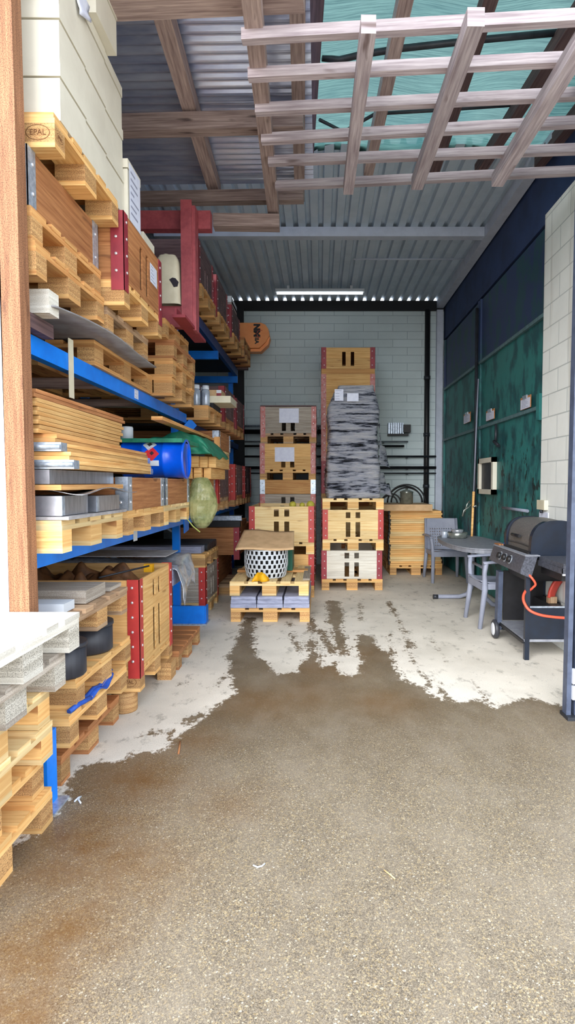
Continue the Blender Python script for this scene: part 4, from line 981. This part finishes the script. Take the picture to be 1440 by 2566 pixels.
# wrapped load stack
xw = .43
cpal('yellow', xw, 7.82, 0, 'floor pallet under the stained crate with dark red corners')
ccr('greyred', .375, 2, xw-.005, 7.84, .146, 'stained whitish crate with dark red corners on the floor pallet')
CW = cpal('pale', xw+.01, 7.82, .525, 'pallet between the stained crate and the light crate under the wrapped load')
ccr('pale', .385, 2, xw+.01, 7.84, .671, 'light crate with red corners under the black wrapped load')
cpal('pale', xw+.01, 7.82, 1.062, 'pallet carrying the tall black wrapped load')
wl = thing('wrapped_load', 'tall load wrapped in crinkled black stretch film with painted-on sheen and two paper labels', 'load', (xw+.03, 8.4, 1.208))
def wrapf(u, v):
    z = 1.208+1.50*v; a = 2*math.pi*u
    ex = lambda c, p=.22: math.copysign(abs(c)**p, c)
    cx = xw+.02+.03*max(0, (v-.8)/.2); hw = .355+.012*math.sin(v*9)-.02*v; hy = .54
    if v > .78: k = (v-.78)/.22; hw -= .10*k**1.2; hy -= .16*k; cx += .01*k
    p = Vector((cx+ex(math.cos(a))*hw, 8.42+ex(math.sin(a))*hy, z))
    d = .010*noise.noise((p.x*3, p.y*3, z*16))+.009*noise.noise((p.x*2+4, p.y*2, z*38))+.018*noise.noise((p.x*2, p.y*2, z*5))
    return p+Vector((math.cos(a), math.sin(a), 0))*d
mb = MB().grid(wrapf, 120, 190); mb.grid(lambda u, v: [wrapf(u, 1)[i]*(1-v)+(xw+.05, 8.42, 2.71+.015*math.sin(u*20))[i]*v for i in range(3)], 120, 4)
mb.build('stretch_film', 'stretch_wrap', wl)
sheet(None, FR(.255, 7.875, 2.555), .115, .15, name='paper_label', holder=wl, lines=4)
sheet(None, FR(.435, 7.872, 2.525), .15, .105, name='paper_label', holder=wl, lines=0)
# a loose flap of film
def flap(u, v): return (.80+.17*u*(v**1.2), 8.0+.25*u, 2.2-.55*v+.05*math.sin(v*12)*u)
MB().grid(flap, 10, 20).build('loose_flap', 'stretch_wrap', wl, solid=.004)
def flap2(u, v): return (.80+.19*u*(v**1.2), 8.0+.2*u, 1.7-.42*v+.05*math.sin(v*17)*u)
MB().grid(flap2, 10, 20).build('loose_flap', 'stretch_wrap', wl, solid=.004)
# tall crates behind the wrapped load
yt, xt = 9.06, .43
zz = 0
single('cover_board', MB().box((xt-.385, yt+.02, 3.40), (xt+.385, yt+1.15, 3.42)), 'wood_brown', 'board added to darken the inside of the top crate behind the wrapped load', 'lid')  # lid added to keep light out of the crate and its slots
labs = ['lowest', 'second lowest', 'third', 'fourth', 'fifth', 'sixth', 'topmost']
for i in range(7):
    if i < 3:
        cpal('brown', xt, yt, zz, f'{labs[i]} pallet in the tall crate stack behind the wrapped load'); zz += .146
    if i == 6: single('wood_board', MB().box((xt-.40, yt-.0, zz), (xt+.40, yt+1.15, zz+.075)), 'pine_warm', 'brown board under the topmost crate behind the wrapped load', 'board'); zz += .077
    h = (.43,.43,.43,.43,.43,.43,.385)[i]
    if i == 6: h = 3.43-zz
    CRATE.put((('brown','brown','old','palered','palered','palered','tall')[i], round(h, 3), 3 if i == 6 else 0, 1.2, .8, .055 if i < 3 else 0.0), (xt, yt+.6, zz), R(90), f'{labs[i]} crate with red corners in the tall stack behind the wrapped load'); zz += h+.004
# ------------------------------------------------------------------ right-hand corner: collars, chair, table, barbecue
cx0, cx1, yc = 1.06, 1.92, 9.13
PAL.put(('yellow',), (1.48, yc+.6, 0), R(90), 'floor pallet under the pile of folded wooden collars behind the grey chair')
z = .146; names = ['lowest','second lowest','third from below','fourth from below','fifth from below','sixth from below','seventh from below','sixth from above','fifth from above','fourth from above','third from above','second from above','topmost']
def make_board(w, d, h, style):
    t = thing('folded_collar', '', 'crate'); MB().box((-w/2, -d/2, 0), (w/2, d/2, h*.47), 0, None, 0).build('plank', style, t); MB().box((-w/2+.01, -d/2+.012, h*.51), (w/2-.012, d/2, h), 0, None, 0).build('plank', style, t)
    for sx in (-1, 1): MB().box((sx*(w/2+.001), -d/2-.004, .003), (sx*(w/2+.02), -d/2+.1, h-.003)).build('hinge_plate', 'black', t)
    return t
SLB = Kind(make_board)
for i in range(13):
    st = ('pine', 'pine_pale', 'pine')[i % 3]; dx = random.uniform(-.012, .012)
    SLB.put((.80, 1.1, .0625, st), (1.48+dx, yc+.56+random.uniform(-.01, .015), z), random.uniform(-.006, .006), f'wide folded wooden collar in the pile behind the grey chair, {names[i]}', 'folded collars behind the chair'); z += .0645
single('cardboard_box', MB().box((.97, 9.0, z+.005), (1.70, 9.8, z+.10)), 'cardboard', 'flat cardboard box on top of the folded collars behind the chair', 'box')
zt = z+.101
pt = thing('pot', 'metal cooking pot with a lid on the flat cardboard box', 'pot', (1.36, 9.35, zt))
MB().lathe([(.085,zt),(.10,zt+.01),(.10,zt+.17),(.105,zt+.175)], (1.36, 9.35, 0), 26).build('body', 'pot_metal', pt)
MB().lathe([(.107,zt+.176),(.10,zt+.19),(.04,zt+.215),(.02,zt+.22),(.02,zt+.24)], (1.36, 9.35, 0), 26).build('lid', 'pot_metal', pt)
co = thing('hose_coil', 'coil of black hose around the pot on the cardboard box', 'hose', (1.4, 9.5, zt))
for k, (x, r_, y) in enumerate(((1.38, .30, 9.5), (1.36, .275, 9.55), (1.40, .25, 9.6), (1.12, .15, 9.35), (1.10, .12, 9.4))):
    MB().tube([(x+r_*math.cos(a), y, zt+.012+r_*.95*math.sin(a)) for a in [R(180*i/20) for i in range(21)]], .012, 8).build('loop', 'black', co)
# plastic chair
def make_chair(mat):
    t = thing('garden_chair', '', 'chair')
    W, D, SH, BH = .50, .48, .44, .88
    def seat(u, v): x = (u-.5)*(W-.04); y = -D/2+v*D; return (x, y, SH+.012*math.cos(u*2*math.pi)*.6-.025*v+.012*(1-min(1, v*6)))
    MB().grid(seat, 16, 12).build('seat', mat, t, solid=.014)
    def back(u, v):
        x = (u-.5)*(W-.06)*(1-.04*v); z = SH-.02+v*(BH-SH+.02); y = D/2-.02+.13*v-.03*math.sin(u*math.pi)*0+.03*(1-abs(2*u-1))*0; return (x, y+.02*(1-(2*u-1)**2), z)
    nx, nz = 12, 11
    MB().grid(back, 3*nx+1, 3*nz+1, 0, True, lambda i, j: i % 3 == 1 and j % 3 == 1 and 1 <= i//3 <= nx-2 and 1 <= j//3 <= nz-4).build('backrest', mat, t, solid=.012)
    for sx in (-1, 1):
        mb = MB(); mb.tube([(sx*W*.46, D/2+.10, BH), (sx*W*.475, D/2, SH)], [.02, .024], 8); mb.build('back_post', mat, t)
        mb = MB(); mb.tube([(sx*W*.50, -D/2-.02, 0), (sx*W*.47, -D/2+.03, SH-.06), (sx*W*.50, -D/2+.02, SH+.1), (sx*W*.53, -D/2+.03, .64)], [.022, .03, .022, .024], 8); mb.build('leg', mat, t)
        mb = MB(); mb.tube([(sx*W*.50, D/2+.08, 0), (sx*W*.46, D/2, SH)], [.022, .03], 8); mb.build('leg', mat, t)
        def arm(u, v, sx=sx): return (sx*(W*.53+.045*(v-.5)), -D/2+.0+u*(D+.04), .648+.015*math.sin(u*3.0)-.004*(2*v-1)**2*4)
        MB().grid(arm, 12, 4).build('armrest', mat, t, solid=.016)
        MB().box((sx*W*.46-.012, -D/2, SH-.06), (sx*W*.46+.012, D/2, SH-.005)).build('side_apron', mat, t)
    MB().box((-W*.45, -D/2+.0, SH-.07), (W*.45, -D/2+.02, SH-.0)).build('front_apron', mat, t)
    return t
CH = Kind(make_chair)
CH.put(('chair_grey',), (1.83, 8.62, 0), R(2), 'light grey plastic garden chair with a perforated back facing out beside the collars')
CH.put(('chair_grey',), (1.80, 5.98, 0), R(-88), 'grey plastic garden chair half hidden behind the barbecue, its legs showing')
# oval table
TZ = .72
tb_ = thing('garden_table', 'grey oval plastic garden table between the light grey chair and the barbecue', 'table', (1.80, 7.1, 0))
def oval(n=48):
    return [(1.79+.325*math.copysign(abs(math.cos(a))**.8, math.cos(a)), 7.1+.86*math.copysign(abs(math.sin(a))**.8, math.sin(a))) for a in [2*math.pi*i/n for i in range(n)]]
MB().prism(oval(), TZ-.012, TZ, 'z').build('tabletop', 'table_grey', tb_)
MB().prism([(1.79+(x-1.79)*.97, 7.1+(y-7.1)*.985) for x, y in oval()], TZ-.055, TZ-.013, 'z').build('rim', 'table_grey', tb_)
MB().tube([(2.04, 6.7, .03), (1.95, 6.7, .04), (1.87, 6.7, .12), (1.855, 6.7, .3), (1.855, 6.7, TZ-.05)], .026, 10).build('leg', 'chair_grey', tb_)
for y, sg in ((7.22, 1),):
    MB().tube([(1.40, y, .03), (1.70, y, .03), (1.79, y, .06), (1.845, y, .14), (1.855, y, .3), (1.855, y, TZ-.05)], .026, 10).build('leg', 'chair_grey', tb_)
    MB().tube([(1.38, y, .028), (1.44, y, .028)], .028, 10).build('foot_cap', 'steel_dark', tb_)
MB().tube([(1.855, 6.7, .45), (1.855, 7.22, .45)], .018, 8).build('crossbar', 'chair_grey', tb_)
bw = thing('ashtray_bowl', 'silver metal bowl with clutter on the grey oval table', 'bowl', (1.68, 7.5, TZ))
MB().lathe([(.09,TZ),(.115,TZ+.01),(.125,TZ+.07),(.118,TZ+.075),(.10,TZ+.03)], (1.72, 7.45, 0), 26).build('bowl', 'pot_metal', bw)
MB().lathe([(.05,TZ+.03),(.075,TZ+.10),(.07,TZ+.11),(.02,TZ+.115)], (1.72, 7.45, 0), 18).build('crumpled_lining', 'foil', bw)
single('glass_jar', MB().lathe([(.035,TZ),(.04,TZ+.01),(.04,TZ+.075),(.035,TZ+.085)], (1.57, 7.5, 0), 16), 'glass_jar', 'small dark glass jar beside the metal bowl on the oval table', 'jar')
# broom and bits by the gate
br = thing('broom', 'broom with a yellow lower handle leaning against the green gate', 'broom', (1.98, 7.75, 0))
a, b = Vector((1.965, 7.72, .55)), Vector((2.05, 7.80, 2.75)); m_ = a+(b-a)*.34
MB().tube([a, m_], [.014, .017], 8).build('yellow_handle', 'pine', br); MB().tube([m_, b], .009, 8).build('upper_handle', 'chair_grey', br); MB().tube([(1.945,7.7,.02), a], [.03,.02], 8).build('shaft', 'steel_dark', br)
sg_ = thing('wire_hook', 'bits of pale wire and string hooked on the broom handle', 'wire', (1.95, 7.7, 1.1))
for pts in (((1.83,7.66,.98),(1.85,7.66,1.06),(1.9,7.66,1.09),(1.95,7.68,1.13)), ((1.86,7.66,1.04),(1.89,7.66,1.14),(1.92,7.66,1.18),(1.93,7.68,1.15)), ((1.97,7.68,1.10),(2.01,7.68,1.12),(2.02,7.68,1.10))): MB().tube(pts, .009, 6).build('wire', 'pot_metal', sg_)
# clipboards and small fittings on the gate and pier
def clip(px0, py0, px1, py1, label):
    X = XR-.032; a = atX(px0, py1, X); b = atX(px1, py0, X)
    t = thing('clipboard', label, 'clipboard', (X, (a.y+b.y)/2, a.z)); zc, h_, w_ = (a.z+b.z)/2, abs(b.z-a.z)*.92, abs(a.y-b.y)
    MB().box((X, a.y, zc-h_/2), (X+.006, b.y, zc+h_/2+.02)).build('board', 'wood_brown', t)
    sheet(None, basis((X-.001, (a.y+b.y)/2, zc), (0,-1,0), (0,0,1)), w_*.92, h_*.95, name='paper_sheet', holder=t, lines=6)
    MB().box((X-.012, (a.y+b.y)/2-w_*.2, zc+h_/2-.005), (X, (a.y+b.y)/2+w_*.2, zc+h_/2+.03)).build('clip', 'galv', t)
clip(1303, 992, 1329, 1030, 'clipboard with a printed sheet on the green gate, nearest the white pier')
clip(1217, 1026, 1238, 1057, 'clipboard with a printed sheet on the green gate, just beyond the leaf joint')
clip(1161, 1034, 1178, 1064, 'clipboard with a printed sheet on the dark far gate leaf')
for (px0, py0, px1, py1, mat, nm, l, ct) in ((1352,1254,1371,1276,'cream','sensor_box','small cream box with a dark outlet fixed on the white pier above the barbecue','box'), (1350,1285,1373,1314,'paper','notice_sheet','pale notice sheet fixed low on the white pier behind the barbecue','sign')):
    X = 2.045; a = atX(px0, py1, X); b = atX(px1, py0, X); t = thing(nm, l, ct, (X, a.y, a.z))
    MB().box((X-.03 if ct == 'box' else X-.002, b.y, a.z), (X+.005, a.y, b.z)).build('housing' if ct == 'box' else 'sheet', mat, t)
    if ct == 'box': MB().tube([(X-.02, (a.y+b.y)/2, a.z-.03), (X-.02, (a.y+b.y)/2, a.z)], .015, 8).build('outlet', 'steel_dark', t)
# ------------------------------------------------------------------ barbecue, its front turned to the aisle
bq = thing('barbecue', 'black gas barbecue on a wheeled cart with a domed lid, by the white pier', 'barbecue', (1.8, 5.0, 0))
Xa, Xb, Ya, Yb2 = 1.63, 2.02, 4.72, 5.40
def bqb(nm, a, b, mat): return MB().box(a, b).build(nm, mat, bq)
for x, y, nm in ((Xa+.02, Ya, 'leg'), (Xb, Ya, 'leg')): bqb(nm, (x-.018, y-.018, 0), (x+.018, y+.018, .74), 'grill_navy')
mb = MB(); mb.beam((Xa-.01, Yb2-.02, .09), (Xa-.01, Yb2-.05, .62), .04, .085); mb.build('wheel_leg', 'door_steel', bq)
bqb('leg', (Xb-.02, Yb2-.03, .05), (Xb+.02, Yb2+.01, .74), 'grill_navy')
for x in (Xa-.035, Xb+.03):
    w_ = MB().lathe([(.075,-.02),(.085,-.012),(.085,.012),(.075,.02)], (x, Yb2-.02, .086), 28, 0, 'x').build('wheel', 'black_plastic', bq)
    MB().lathe([(.0,-.026),(.05,-.026),(.058,-.02),(.058,.02),(.05,.026),(0,.026)], (x, Yb2-.02, .086), 24, 0, 'x').build('hub', 'wheel_white', w_)
MB().tube([(Xa-.06, Yb2-.02, .086), (Xb+.05, Yb2-.02, .086)], .01, 8).build('axle', 'steel_dark', bq)
bqb('bottom_shelf', (Xa-.0, Ya-.01, .145), (Xb+.02, Yb2-.03, .165), 'table_grey'); bqb('shelf_rail', (Xa-.012, Ya, .13), (Xa, Yb2-.05, .155), 'black')
# back panel and tank cover
bqb('rear_panel', (Xb-.0, 5.02, .17), (Xb+.015, Yb2-.03, .40), 'black'); bqb('far_panel', (Xa+.03, Yb2-.035, .17), (Xb, Yb2-.02, .62), 'black')
bqb('near_panel', (Xa+.02, Ya-.012, .17), (Xb+.0, Ya, .42), 'grill_navy'); bqb('panel_trim', (Xa+.02, Ya-.016, .42), (Xb, Ya, .432), 'galv')
bqb('inner_panel', (Xa+.28, Ya+.02, .17), (Xb-.02, Yb2-.1, .40), 'black')
# firebox: tapered tub
def tub():
    mb = MB(); lo, hi = .61, .80
    b0 = [(Xa+.06, Ya+.12), (Xb-.03, Ya+.12), (Xb-.03, Yb2-.12), (Xa+.06, Yb2-.12)]; b1 = [(Xa+.0, Ya), (Xb+.03, Ya), (Xb+.03, Yb2+.04), (Xa, Yb2+.04)]
    o = len(mb.v)
    for x, y in b0: mb.v.append((x, y, lo))
    for x, y in b1: mb.v.append((x, y, hi))
    mb.face([o+3,o+2,o+1,o]); mb.face([o+4,o+5,o+6,o+7])
    for i in range(4): j = (i+1) % 4; mb.face([o+i, o+j, o+4+j, o+4+i])
    return mb
tub().build('firebox', 'black', bq)
# sloping control panel
cpv = [(Xa-.06, .70), (Xa+.03, .66), (Xa+.08, .83), (Xa-.015, .835)]
MB().prism(cpv, Ya-.05, Yb2+.12, 'y').build('control_panel', 'grill_panel', bq)
MB().box((Xa-.02, Ya-.05, .834), (Xa+.1, Yb2+.12, .842)).build('panel_trim', 'table_grey', bq)
for i in range(3):
    y = 5.25-.135*i; n_ = Vector((-.135, 0, .045)).normalized(); c = Vector((Xa-.035, y, .77))
    kb = MB(); kb.tube([c, c+n_*.03], [.03, .024], 14); k_ = kb.build('knob', 'black', bq); MB().tube([c-n_*.002, c+n_*.004], .038, 16).build('bezel', 'galv', k_)
# lid
LY0, LY1, LX0, LX1, LB = 4.78, 5.38, Xa+.07, Xb+.05, .845
def arc(n=18):
    pts = []
    for i in range(n+1):
        a = math.pi*i/n; pts.append(((LX0+LX1)/2-(LX1-LX0)/2*math.copysign(abs(math.cos(a))**.75, math.cos(a)), LB+.04+.215*math.sin(a)**.8))
    return pts
A = arc()
def lidf(u, v):
    i = min(int(u*18), 17); f = u*18-i; x = A[i][0]*(1-f)+A[i+1][0]*f; z = A[i][1]*(1-f)+A[i+1][1]*f; return (x, LY0+v*(LY1-LY0), z+.01*math.sin(v*math.pi))
MB().grid(lidf, 36, 14).build('lid_shell', 'grill_enamel', bq, solid=.01)
for y0, y1 in ((LY0-.05, LY0+.01), (LY1-.01, LY1+.04)):
    mb = MB(); outer = [((LX0+LX1)/2+(x-(LX0+LX1)/2)*1.12, z+.012) for x, z in A]; mb.prism([(outer[0][0], LB-.03)]+outer+[(outer[-1][0], LB-.03)], y0, y1, 'y'); mb.build('lid_end', 'grill_navy', bq)
bqb('lid_skirt', (LX0+.0, LY0, LB+.0), (LX0+.02, LY1, LB+.05), 'grill_enamel')
bqb('warming_edge', (Xa+.03, LY0-.02, LB-.01), (LX0+.0, LY1, LB+.012), 'soot')
mb = MB().tube([(LX0-.03, 4.98, LB+.12), (LX0-.03, 5.18, LB+.12)], .014, 8); mb.build('lid_handle', 'black', bq)
MB().lathe([(.02,0),(.018,.006)], (LX0+.085, 5.05, 1.06), 12).build('thermometer', 'galv', bq)
# side shelf towards the camera
sh = bqb('side_shelf', (Xa+.10, 4.22, .80), (Xb+.06, Ya-.02, .835), 'grill_panel'); 
MB().box((Xa+.095, 4.215, .765), (Xb+.06, 4.235, .80)).build('front_lip', 'grill_panel', sh); MB().box((Xa+.18, 4.205, .772), (Xa+.30, 4.216, .794)).build('slot', 'soot', sh); MB().box((Xa+.092, 4.21, .752), (Xb+.06, 4.222, .764)).build('trim_strip', 'wheel_white', sh)
MB().box((Xa+.095, 4.22, .76), (Xa+.103, Ya-.02, .80)).build('side_lip', 'grill_panel', sh)
bqb('shelf_bracket', (Xa+.12, 4.3, .70), (Xb, Ya-.02, .795), 'black')
bqb('far_shelf', (Xa+.06, Yb2+.05, .80), (Xb+.02, Yb2+.16, .83), 'grill_panel')
P_ = lambda px, py, y: tuple(atY(px, py, y))
def spline(pts, n=8):
    pts = [Vector(p) for p in pts]; out = []
    for i in range(len(pts)-1):
        p0, p1, p2, p3 = pts[max(i-1,0)], pts[i], pts[i+1], pts[min(i+2, len(pts)-1)]
        for k in range(n):
            t = k/n; out.append(.5*((2*p1)+(p2-p0)*t+(2*p0-5*p1+4*p2-p3)*t*t+(-p0+3*p1-3*p2+p3)*t**3))
    return out+[pts[-1]]
MB().tube(spline([P_(1312,1428,4.74), P_(1330,1446,4.66), P_(1341,1463,4.66), P_(1335,1472,4.68), P_(1326,1480,4.72)]), .009, 8).build('gas_hose', 'hose', bq)
MB().tube(spline([P_(1317,1480,4.72), P_(1311,1492,4.68), P_(1312,1508,4.64), P_(1325,1528,4.6), P_(1350,1540,4.58), P_(1385,1546,4.58), P_(1425,1549,4.6)]), .0105, 8).build('gas_hose', 'hose', bq)
def redf(u, v):
    c = [P_(1383,1502,4.98), P_(1386,1485,4.98), P_(1394,1468,4.98), P_(1404,1454,4.98), P_(1412,1444,4.98)]; s = spline(c, 6); q = s[min(int(u*24), 24)]
    return (q.x+.075*(v-.5)*.9, 4.98+.05*v, q.z-.0-.03*(v-.5))
rd_ = thing('plastic_chute', 'curved red plastic piece standing on the shelf of the barbecue cart', 'plastic', (1.95, 4.98, .166))
MB().grid(redf, 24, 4).build('curved_band', 'red_plastic', rd_, solid=.02)
lo = redf(0, .5); MB().box((lo[0]-.03, 4.98, .166), (lo[0]+.04, 5.03, lo[2]+.02)).build('foot', 'wood_old', rd_)
single('bottle_cap', MB().lathe([(.02,0),(.02,.03),(.012,.045),(.012,.06)], (Xa+.09, 5.50, .832), 14), 'drum_blue', 'small blue cap on the far shelf beside the barbecue lid', 'cap')
single('tongs', MB().box((Xa+.0, 5.42, .843), (Xa+.02, 5.56, .852)).box((Xa+.03, 5.43, .843), (Xa+.045, 5.56, .852)), 'wood_brown', 'brown wooden tongs on the barbecue edge', 'tongs')
# small litter on the wet ground
def gxy(px, py, z=.004): p = atZ(px, py, z); return (p.x, p.y, z)
single('plastic_clip', MB().tube([gxy(187,2008), gxy(196,1999), gxy(203,1996), gxy(196,2003), gxy(202,2012)], .004, 6), 'lamp_white', 'tiny white plastic clip on the wet ground near the tall blue plate', 'litter')
single('twig', MB().tube([gxy(447,1888), gxy(450,1870), gxy(451,1858)], .005, 6), 'wood_brown', 'short orange-brown twig on the wet ground near the edge of the dry concrete', 'litter')
single('string_piece', MB().tube([gxy(634,2168), gxy(645,2173), gxy(656,2170), gxy(663,2164)], .003, 6), 'lamp_white', 'small curved white string piece on the wet ground', 'litter')
single('straw', MB().tube([gxy(962,2180), gxy(975,2190), gxy(989,2202)], .0025, 6), 'pine_pale', 'thin pale straw on the wet ground', 'litter')
# ------------------------------------------------------------------ light
w_ = bpy.data.worlds.new('World'); sc.world = w_; w_.use_nodes = True; wn = w_.node_tree; wn.nodes.clear(); g = G(wn)
tc = g.n('TexCoord').outputs['Generated']; sep = g.n('SeparateXYZ', i_0=tc)
up = g.ramp(g.math('MULTIPLY_ADD', sep.outputs[2], .5, .5), [(.47, srgb(196,192,184)), (.5, srgb(226,232,240)), (.8, srgb(232,240,255))])
bg = g.n('Background'); g.put(bg.inputs[0], up); bg.inputs[1].default_value = 1.9
g.put(g.n('OutputWorld').inputs[0], bg)
sun = bpy.data.lights.new('sun', 'SUN'); sun.energy = 2.4; sun.angle = R(50); sun.color = (1, .97, .92)
so = bpy.data.objects.new('sun', sun); COL.objects.link(so); so.rotation_euler = (R(66), 0, R(-18))
sc.view_settings.view_transform = 'Standard'; sc.view_settings.look = 'None'; sc.view_settings.exposure = 1.1; sc.view_settings.gamma = 1.0; sc.view_settings.use_curve_mapping = False
